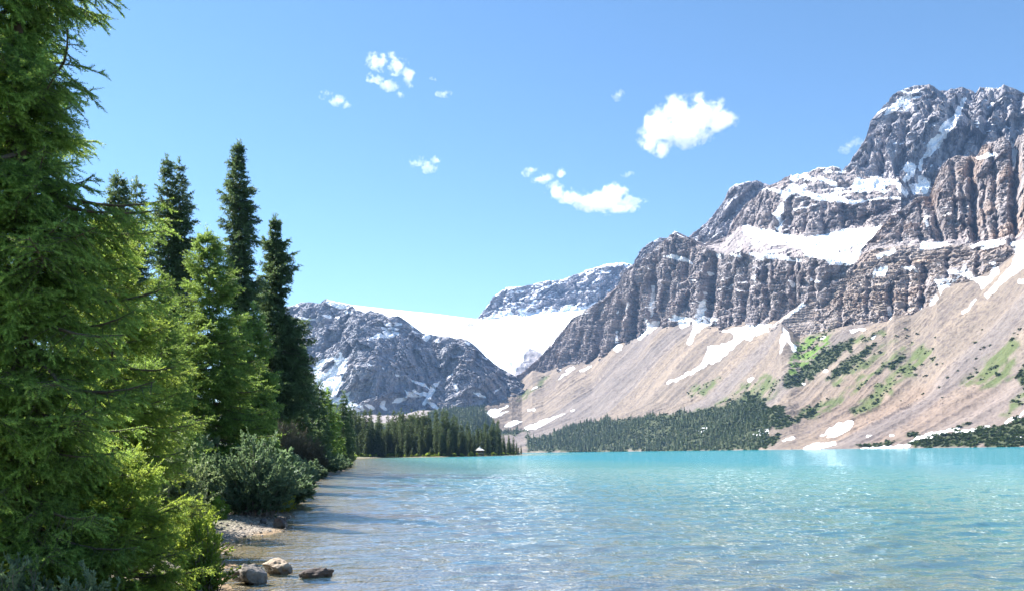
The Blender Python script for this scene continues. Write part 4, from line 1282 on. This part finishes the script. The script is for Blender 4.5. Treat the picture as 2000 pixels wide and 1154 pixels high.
# ------------------------------------------------------------------ leafy bushes
def leaf_cloud(P, D, ll, lw, r, tint):
    n = len(P)
    a = nrm(D + r.normal(0, .45, (n, 3)))
    b = nrm(np.cross(a, r.normal(0, 1, (n, 3))))
    L_ = ll * r.uniform(.6, 1.15, (n, 1))
    W_ = lw * r.uniform(.7, 1.2, (n, 1)) * .5
    V = np.stack([P, P + a * L_ * .5 + b * W_, P + a * L_, P + a * L_ * .5 - b * W_], 1).reshape(-1, 3)
    i = np.arange(n)[:, None] * 4
    Fc = np.concatenate([i + [0, 1, 2], i + [0, 2, 3]], 0)
    return V, Fc, np.repeat(tint, 4)

def bush_data(H, R, nst, per, ll, lw, r, up=.5, spiky=0.0):
    WV, WF, LP, LD = [], [], [], []
    for k in range(nst):
        az, e = r.random() * 6.28, r.uniform(.15, 1.5)
        tipv = np.array([math.cos(az) * R * math.cos(e), math.sin(az) * R * math.cos(e), H * (.25 + .75 * math.sin(e)) * r.uniform(.5, 1.15)])
        b0 = np.array([math.cos(az), math.sin(az), 0]) * R * .60 * r.random()
        mid = b0 * .4 + tipv * np.array([.42, .42, .58]) + r.normal(0, .05, 3) * R
        ts = np.linspace(0, 1, 6)[:, None]
        pts = (1 - ts) ** 2 * b0 + 2 * ts * (1 - ts) * mid + ts ** 2 * tipv
        tube(WV, WF, list(pts[::1]), .005 + .004 * H, .002, 4)
        for q in range(9):
            t0 = r.uniform(.10, 1)
            p0 = (1 - t0) ** 2 * b0 + 2 * t0 * (1 - t0) * mid + t0 ** 2 * tipv
            d = nrm(nrm(tipv - mid) + r.normal(0, .55, 3) + UP * up * .3)
            tl = R * r.uniform(.22, .50)
            n = max(2, int(per * tl / R * 3))
            u = r.random(n)[:, None]
            LP.append(p0 + d * tl * u); LD.append(np.repeat((d + UP * up * .4)[None], n, 0))
            if q < 3:
                tube(WV, WF, [p0, p0 + d * tl], .004 + .001 * H, .0015, 3)
    P, D = np.concatenate(LP), np.concatenate(LD)
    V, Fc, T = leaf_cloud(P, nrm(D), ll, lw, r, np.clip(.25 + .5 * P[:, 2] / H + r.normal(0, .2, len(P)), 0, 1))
    return np.concatenate(WV), np.array(WF), V, Fc, T

M_WIL = leaf_mat("grey_willow_leaves", (.075, .115, .065), (.200, .260, .150), (.42, .52, .22), .40, .55, .3)
M_WILD = leaf_mat("dark_willow_leaves", (.058, .098, .064), (.150, .212, .136), (.30, .44, .20), .35, .55, .3)  # darker, bluer leaf colour for the dark willows and thickets
M_LEAF = leaf_mat("fresh_green_leaves", (.055, .110, .022), (.185, .290, .055), (.58, .72, .10), .42, .5, .3)
M_GOLD = leaf_mat("yellow_green_leaves", (.130, .160, .025), (.300, .310, .050), (.80, .76, .10), .42, .5, .3)
def bush(name, label, px, Y, Wpx, Hm, mat, seed, nst=40, per=26, ll=.05, lw=.016, up=.5, group=None, dz=0.0):
    r = np.random.default_rng(seed)
    X, Yy, z = foot(px, Y)
    wv, wf, V, Fc, T = bush_data(Hm, Wpx / F * Y * .5, nst, per, ll, lw, r, up)
    e = bpy.data.objects.new(name, None); COL.objects.link(e); e.location = (X, Yy, z - .03 + dz); e.empty_display_size = .2
    tag(e, label, "bush", group)
    link("stems", mesh_np(name + "_stems", wv, wf), GREYWOOD, e)
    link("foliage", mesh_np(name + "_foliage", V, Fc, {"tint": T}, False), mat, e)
    return e
bush("willow_bush", "pale grey-green sunlit willow bush behind the low yellow-tipped spruce", 318, 15.0, 190, 1.75, M_WIL, 1, 110, 44, .065, .024)
bush("willow_bush", "dark blue-green willow bush at the back of the gravel beach", 497, 23.5, 150, 1.75, M_WILD, 2, 130, 46, .080, .034)
bush("willow_bush", "dark rounded willow left behind the blue-green one, under the broad spruce", 430, 25.0, 110, 1.35, M_WILD, 21, 100, 44, .080, .034)
bush("shrub", "small golden yellow-green shrub at the water beside the dark willow bush", 547, 25.6, 48, .85, M_GOLD, 3, 40, 30, .055, .024)
bush("shrub", "bright leafy shrub spilling onto the gravel beside the shore rocks", 392, 10.9, 105, .80, M_LEAF, 4, 60, 30, .040, .017)
bush("shrub", "fresh green shrub between the beach and the low spruce, above the leafy one", 385, 13.0, 110, .95, M_LEAF, 41, 60, 30, .045, .018)
bush("willow_bush", "low blue-green willow sapling at the bottom left under the huge spruce", 165, 6.9, 210, .70, M_WILD, 5, 60, 26, .050, .017)
bush("shrub", "low dark shrub in the bottom left corner of the shore", 30, 7.0, 200, .75, M_WILD, 6, 60, 26, .045, .020)
bush("shrub", "leafy shrub at the lower edge between willow sapling and leafy beach shrub", 290, 7.3, 190, .52, M_LEAF, 7, 60, 28, .036, .015)
bush("shrub", "sunlit shrub glimpsed deep between the huge spruce and the yellow-green one", 120, 13.5, 240, 1.5, M_LEAF, 8, 80, 30, .060, .026)
bush("shrub", "sunlit leafy shrub at the left edge behind the huge spruce", 10, 14.0, 240, 1.6, M_LEAF, 81, 80, 30, .060, .026)
bush("shrub", "yellow-green bush on the grassy bank of the wooded point, left of its middle", 763, 455, 14, 3.2, M_GOLD, 9, 40, 20, .55, .30)
bush("shrub", "pale bush at the left end of the wooded point's bank", 722, 448, 16, 2.4, M_LEAF, 10, 40, 20, .55, .30)
bush("shrub", "low bush at the water right of the little shelter", 985, 560, 8, 2.0, M_WIL, 11, 30, 16, .6, .3)

M_BARE = leaf_mat("brown_dry_twigs", (.066, .066, .048), (.150, .140, .100), (.12, .11, .08), .15, .8, .1)
bush("bare_shrub", "tall brown leafless shrub at the waterside under the dead-limbed spruce", 578, 70, 62, 3.3, M_BARE, 51, 90, 30, .30, .022)
bush("bare_shrub", "low brown leafless shrub right of the tall brown one by the water", 612, 76, 50, 2.8, M_BARE, 52, 70, 26, .30, .022)
bush("bare_shrub", "brown dry shrub in deep shade left of the tall brown one", 552, 66, 50, 3.4, M_BARE, 53, 70, 26, .30, .022)

def undergrowth(name, pts, seed, kind, hmin, hmax, mat, ll, lw, per):
    """thicket nobody could count: many small leafy clumps as one mass"""
    r = np.random.default_rng(seed)
    tm = []
    for k in range(5):
        _, _, V, Fc, T = bush_data(1.0, .62, 16, per, ll, lw, r)
        tm.append((V, Fc, T))
    VV, FF, TT, off = [], [], [], 0
    for (x, y, z) in pts:
        V, Fc, T = tm[r.integers(0, 5)]
        a = r.random() * 6.28
        h = r.uniform(hmin, hmax)
        c, s_ = math.cos(a), math.sin(a)
        W = V @ np.array([[c, s_, 0], [-s_, c, 0], [0, 0, 1]]) * [h * r.uniform(.9, 1.4), h * r.uniform(.9, 1.4), h] + [x, y, z - .05]
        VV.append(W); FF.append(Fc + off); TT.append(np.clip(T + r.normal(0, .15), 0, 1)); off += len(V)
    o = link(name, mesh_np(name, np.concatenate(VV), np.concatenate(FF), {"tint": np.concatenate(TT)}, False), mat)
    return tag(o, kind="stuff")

r = np.random.default_rng(77)
def shore_pts(n, y0, y1, s0, s1, seed, power=1.6):
    r = np.random.default_rng(seed)
    Y = y0 + (y1 - y0) * r.random(n) ** power
    sx = np.array([q[0] for q in SHORE[2:]]); sy = np.array([q[1] for q in SHORE[2:]])
    o = np.argsort(sy)
    X = np.interp(Y, sy[o], sx[o]) - (s0 + (s1 - s0) * r.random(n) ** 1.3)
    sd = sd_land(X, Y)
    k = sd > .08
    X, Y = X[k], Y[k]
    return np.stack([X, Y, ground_z(X, Y)], -1)
pts = shore_pts(420, 25.5, 150, .1, 9, 1)
undergrowth("undergrowth", pts, 2, "stuff", .5, 1.5, M_WILD, .16, .07, 26)
pts = shore_pts(150, 150, 420, .1, 16, 3)
undergrowth("undergrowth", pts, 4, "stuff", .8, 2.2, M_LEAF, .22, .12, 18)
pts = shore_pts(170, 5.5, 25, 1.5, 9, 5, 1.0)
undergrowth("undergrowth", pts, 6, "stuff", .18, .5, M_LEAF, .14, .06, 22)
pp_ = []
for k in range(90):
    px_ = rp.uniform(690, 1015)
    X, Y = ground_at(px_, wline(px_))
    Y += rp.uniform(1.5, 8); X = (px_ - HCX) / F * Y
    pp_.append((X, Y, max(.15, float(ground_z(np.array([X]), np.array([Y]))[0]))))
undergrowth("undergrowth", pp_, 8, "stuff", .5, 1.6, M_LEAF, .35, .2, 12)

# ------------------------------------------------------------------ rocks and pebbles by the shore
def ico(n):
    import bmesh
    bm = bmesh.new(); bmesh.ops.create_icosphere(bm, subdivisions=n, radius=1.0)
    V = np.array([v.co[:] for v in bm.verts]); Fc = np.array([[v.index for v in f.verts] for f in bm.faces]); bm.free()
    return V, Fc
ICO5, ICO1 = ico(5), ico(1)
def rock_mat(name, a, b, c_):
    m, t = mat_new(name)
    co = t.coords()
    n1 = t.noise(co, 7, 6, .65); n2 = t.noise(co, 34, 4, .7); n3 = t.noise(co, 3, 3, .5)
    col = t.ramp(n1, [(.32, a), (.55, b), (.72, c_)])
    col = t.mix(t.smooth(n2, .62, .70), col, (.05, .045, .04))
    z = t.n("ShaderNodeSeparateXYZ"); t.put(z.inputs[0], co)
    wet = t.smooth(t.math('ADD', z.outputs[2], t.math('MULTIPLY', n3, .06)), .10, .05)
    col = t.mix(t.math('MULTIPLY', wet, .65), col, (.03, .026, .022))
    bp = t.n("ShaderNodeBump"); bp.inputs["Distance"].default_value = .02; bp.inputs["Strength"].default_value = .8
    t.put(bp.inputs["Height"], t.math('ADD', n1, t.math('MULTIPLY', n2, .4)))
    p = t.n("ShaderNodeBsdfPrincipled"); t.put(p.inputs["Base Color"], col)
    t.put(p.inputs["Roughness"], t.math('SUBTRACT', .85, t.math('MULTIPLY', wet, .5))); t.put(p.inputs["Normal"], bp)
    t.put(t.out.inputs[0], p)
    return m
def rock(name, label, px, Y, w, d, h, seed, mat, rot=0.0, sink=.12, cut=7):
    r = np.random.default_rng(seed)
    V = ICO5[0].copy()
    V *= (1 + .16 * fbm(V[:, 0] * 1.3 + seed, V[:, 1] * 1.3, V[:, 2] * 1.3, 2, seed))[:, None]
    for k in range(cut):
        n = nrm(r.normal(0, 1, 3) * [1, 1, .8]); q = r.uniform(.52, .84)
        dd = V @ n - q
        V -= np.clip(dd, 0, None)[:, None] * n * .96
    V *= (1 + .045 * fbm(V[:, 0] * 4, V[:, 1] * 4, V[:, 2] * 4, 4, seed + 3) + .05 * facets(V[:, 0] * 2.2, V[:, 1] * 2.2, V[:, 2] * 2.2, seed + 9))[:, None]
    X = (px - HCX) / F * Y
    gz = float(ground_z(np.array([X]), np.array([Y]))[0])
    rv = (h + max(0, -gz) + .06) * .5
    V *= [w / 2, d / 2, rv]
    z = max(0, gz) + h - rv
    o = link(name, mesh_np(name, V, ICO5[1]), mat)
    o.location = (X, Y, z); o.rotation_euler = (0, 0, rot)
    return tag(o, label, "rock")
R_GREY = rock_mat("grey_boulder", (.10, .088, .078), (.25, .22, .195), (.42, .385, .35))
R_TAN = rock_mat("tan_boulder", (.17, .125, .09), (.36, .285, .215), (.52, .45, .37))
R_DARK = rock_mat("dark_wet_rock", (.035, .028, .027), (.085, .066, .062), (.15, .12, .11))
rock("rock", "round grey boulder in the shallows, nearest the leafy shrub", 484, 11.9, .42, .38, .28, 3, R_GREY, .3, .08)
rock("rock", "flat-topped tan boulder in the shallows behind the round grey one", 538, 12.9, .44, .36, .22, 8, R_TAN, -.2, .09, 9)
rock("rock", "low dark wet rock awash in the lake, farthest from the beach", 613, 12.4, .56, .28, .13, 12, R_DARK, .15, .06)
rock("rock", "dark brown rock at the water's edge below the dark willow bush", 546, 20.6, .36, .30, .24, 15, R_DARK, .4, .07)
rock("rock", "small brown stone on the beach edge at the foot of the dark willow", 512, 21.4, .22, .18, .14, 16, R_DARK, .4, .04)
rock("rock", "small pale stone on the gravel at the bottom edge below the leafy shrub", 385, 10.6, .20, .16, .11, 17, R_GREY, .1, .03)
rock("rock", "small tan stone on the gravel at the bottom edge, left of the boulders", 412, 10.9, .15, .12, .09, 18, R_TAN, .8, .03)
r = np.random.default_rng(91)

sx = np.array([q[0] for q in SHORE[2:]]); sy = np.array([q[1] for q in SHORE[2:]])
Yp = r.uniform(6, 25, 2600); Xp = np.interp(Yp, sy[np.argsort(sy)], sx[np.argsort(sy)]) - r.uniform(-1.6, 2.0, 2600)
ok_ = sd_land(Xp, Yp) > -.25
Xp, Yp = Xp[ok_], Yp[ok_]
NP_ = len(Xp)
sz = .010 + .035 * r.random(NP_) ** 3
Zp = ground_z(Xp, Yp)
sc = np.stack([sz * r.uniform(.8, 1.4, NP_), sz * r.uniform(.8, 1.4, NP_), sz * .6], -1)
tm = [(ICO1[0] * (1 + .25 * r.normal(0, 1, (len(ICO1[0]), 1)).clip(-1, 1)), ICO1[1]) for _ in range(6)]
V, Fc, tt = scatter(tm, np.stack([Xp, Yp, Zp + sz * .25], -1), sz * .7, sz, 93)
m, t = mat_new("shore_pebbles")
p = t.n("ShaderNodeBsdfPrincipled"); t.put(p.inputs["Base Color"], t.ramp(t.attr("tint").outputs["Fac"], [(0, (.09, .08, .07)), (.4, (.22, .19, .16)), (.75, (.36, .32, .28)), (1, (.20, .15, .11))])); p.inputs["Roughness"].default_value = .8
t.put(t.out.inputs[0], p)
tag(link("pebbles", mesh_np("pebbles", V, Fc, {"tint": tt}), m), kind="stuff")

# ------------------------------------------------------------------ little shelter on the point
def plain(name, col, rough=.7):
    m, t = mat_new(name)
    co = t.coords()
    n = t.noise(co, 2.2, 5, .6)
    p = t.n("ShaderNodeBsdfPrincipled"); t.put(p.inputs["Base Color"], t.mix(n, tuple(c * .75 for c in col), tuple(min(1, c * 1.2) for c in col))); p.inputs["Roughness"].default_value = rough
    t.put(t.out.inputs[0], p)
    return m
_, Yc = ground_at(937, wline(937)); Yc += 5
Xc = (937 - HCX) / F * Yc
zc = max(.2, float(ground_z(np.array([Xc]), np.array([Yc]))[0])) + .55
cab = bpy.data.objects.new("shelter", None); COL.objects.link(cab); cab.location = (Xc, Yc, zc)
tag(cab, "little white-roofed open shelter among the spruces on the wooded point", "shelter")
def boxes(name, bx, mat, parent=cab):
    V, Fc = [], []
    for (x0, y0, z0, x1, y1, z1) in bx:
        o = len(V)
        V += [(x, y, z) for x in (x0, x1) for y in (y0, y1) for z in (z0, z1)]
        Fc += [tuple(o + i for i in q) for q in ((0,1,3,2),(4,6,7,5),(0,4,5,1),(2,3,7,6),(0,2,6,4),(1,5,7,3))]
    me = bpy.data.meshes.new(name); me.from_pydata(V, [], Fc); me.update()
    return link(name, me, mat, parent)
WOODD, WHITE = plain("dark_timber", (.13, .085, .055)), plain("pale_roof_boards", (.78, .77, .74))
boxes("deck", [(-2.0, -1.8, -.75, 2.0, 1.8, 0)], WOODD)
for sx_ in (-1.6, 1.6):
    for sy_ in (-1.4, 1.4):
        boxes("post", [(sx_ - .1, sy_ - .1, .003, sx_ + .1, sy_ + .1, 2.1)], WOODD)
boxes("railing", [(-1.48, -1.46, .75, 1.48, -1.36, .88), (-1.48, -1.45, .3, 1.48, -1.37, .4)] + [(x - .04, -1.44, .404, x + .04, -1.38, .746) for x in np.linspace(-1.35, 1.35, 9)], plain("pale_railing", (.55, .50, .44)))
boxes("back_wall", [(-1.48, 1.36, .003, 1.48, 1.44, 2.09)], WOODD)
V = [(-2.2, -2.0, 2.1), (2.2, -2.0, 2.1), (2.2, 2.0, 2.1), (-2.2, 2.0, 2.1), (-.55, -.5, 3.25), (.55, -.5, 3.25), (.55, .5, 3.25), (-.55, .5, 3.25)]
me = bpy.data.meshes.new("roof"); me.from_pydata(V, [], [(0,1,5,4),(1,2,6,5),(2,3,7,6),(3,0,4,7),(3,2,1,0),(4,5,6,7)]); me.update()
rf = link("roof", me, WHITE, cab)
V = [(-.42, -.38, 3.253), (.42, -.38, 3.253), (.42, .38, 3.253), (-.42, .38, 3.253), (-.42, -.38, 3.6), (.42, -.38, 3.6), (.42, .38, 3.6), (-.42, .38, 3.6), (0, 0, 4.3)]
me = bpy.data.meshes.new("cupola"); me.from_pydata(V, [], [(0,1,5,4),(1,2,6,5),(2,3,7,6),(3,0,4,7),(4,5,8),(5,6,8),(6,7,8),(7,4,8),(3,2,1,0)]); me.update()
link("cupola", me, WHITE, rf)
cab.rotation_euler = (0, 0, .25)

# ------------------------------------------------------------------ clouds: real vapour above the peaks
def cloud(label, blobs, alt, dens, soft=.45, scale=1.0, rag=1.25):
    xs = [b[0] for b in blobs]; ys = [b[1] for b in blobs]
    cx_, cy_ = (min(xs) + max(xs)) / 2, (min(ys) + max(ys)) / 2
    Y = (alt - CAMZ) / ((HCY - cy_) / F)
    C = np.array([float(q) for q in p2w(cx_, cy_, Y)])
    k = Y / F
    lo_, hi_ = np.array([1e9] * 3), np.array([-1e9] * 3)
    B = []
    for (bx, by, rx, ry) in blobs:
        c = np.array([float(q) for q in p2w(bx, by, Y)]) - C
        rr_ = np.array([rx * k, .75 * (rx + ry) * k, ry * k]) * 1.32
        c[1] += ((bx * 13 + by * 7) % 10 / 10 - .5) * rx * k * .5
        B.append((c, rr_))
        lo_ = np.minimum(lo_, c - rr_ * 1.25); hi_ = np.maximum(hi_, c + rr_ * 1.25)
    m, t = mat_new("cloud_vapour")
    co = t.coords()
    sc = 1.0 / (26 * k * scale)
    nz = t.noise(co, sc, 8, .64)
    nw = t.noise(co, sc * .5, 3, .5, out=1)
    pw = t.vmath('ADD', co, t.vmath('SCALE', t.vmath('SUBTRACT', nw, (.5, .5, .5)), None))
    pw.node.inputs[1].links[0].from_node.inputs["Scale"].default_value = 22 * k * scale
    f = None
    for c, rr_ in B:
        d = t.vmath('LENGTH', t.vmath('DIVIDE', t.vmath('SUBTRACT', pw, tuple(c)), tuple(rr_)), None, out=1)
        v = t.math('SUBTRACT', 1.0, d)
        f = v if f is None else t.math('MAXIMUM', f, v)
    g = t.math('ADD', f, t.math('MULTIPLY', t.math('SUBTRACT', nz, .54), rag * 4.2))
    ds = t.math('MULTIPLY', t.smooth(g, .18, .18 + soft), t.smooth(f, -.05, .10))
    v = t.n("ShaderNodeVolumeScatter")
    v.inputs["Color"].default_value = (1, 1, 1, 1)
    v.inputs["Anisotropy"].default_value = .15
    t.put(v.inputs["Density"], t.math('MULTIPLY', ds, dens))
    t.put(t.out.inputs[1], v.outputs[0])
    o = link("cloud", box_mesh("cloud", tuple(lo_), tuple(hi_)), m)
    o.location = C
    return tag(o, label, "cloud", "small clouds over the lake")
def box_mesh(name, lo, hi):
    V = [(x, y, z) for x in (lo[0], hi[0]) for y in (lo[1], hi[1]) for z in (lo[2], hi[2])]
    Fc = [(0,1,3,2),(4,6,7,5),(0,4,5,1),(2,3,7,6),(0,2,6,4),(1,5,7,3)]
    me = bpy.data.meshes.new(name); me.from_pydata(V, [], Fc); me.update()
    return me
cloud("largest solid white cloud, left of the high summit", [(1288,252,34,32),(1330,240,46,36),(1372,224,40,28),(1410,238,30,22),(1300,285,20,16),(1350,262,40,20)], 2300, .010, .34, 1.2, .85)
cloud("long flat-bottomed white cloud above the cliffs, right of centre", [(1200,386,26,22),(1165,392,42,14),(1228,400,28,10),(1120,384,26,12),(1085,376,16,11),(1190,402,58,9)], 1950, .010, .34, 1.0, .90)
cloud("thin slanting wisp at the upper left end of the long white cloud", [(1038,337,16,6),(1062,349,20,8),(1082,362,12,8),(1095,338,10,9)], 1950, .012, .5, .7, 1.0)
cloud("hook-shaped ragged cloud high left of centre", [(738,124,22,14),(772,128,26,14),(799,150,12,15),(733,155,15,10),(762,166,18,8),(784,181,8,8)], 2400, .011, .5, .8, 1.15)
cloud("small bright cloud strip left below the hook-shaped one", [(638,187,14,6),(660,197,16,8),(677,206,8,5)], 2400, .011, .5, .7, 1.1)
cloud("pair of faint wisps right of the hook-shaped cloud", [(845,158,10,4),(868,182,13,5)], 2400, .010, .6, .6, 1.5)
cloud("small torn cloud alone in the middle of the sky", [(818,315,16,8),(840,328,14,8),(851,314,8,8)], 2100, .010, .5, .7, 1.2)
cloud("faint torn wisp touching the shoulder of the high summit", [(1668,280,14,10),(1652,292,14,7)], 2250, .0035, .6, .6, 1.5)
cloud("barely visible puff up between the two big clouds", [(1208,186,11,9)], 2350, .005, .6, .6, 1.5)
cloud("barely visible thread above the long white cloud", [(1226,342,12,4)], 2000, .006, .6, .6, 1.5)
S.cycles.volume_bounces = 6

# ------------------------------------------------------------------ the air between here and the peaks
hm, ht = mat_new("haze_air")
pv = ht.n("ShaderNodeVolumePrincipled")
pv.inputs["Color"].default_value = (.33, .56, 1.0, 1)
pv.inputs["Density"].default_value = 3.0e-5
pv.inputs["Anisotropy"].default_value = 0.2
ht.put(ht.out.inputs[1], pv.outputs[0])
tag(link("haze", box_mesh("haze", (-4200, -300, -9), (4200, 6800, 1330)), hm), kind="stuff")
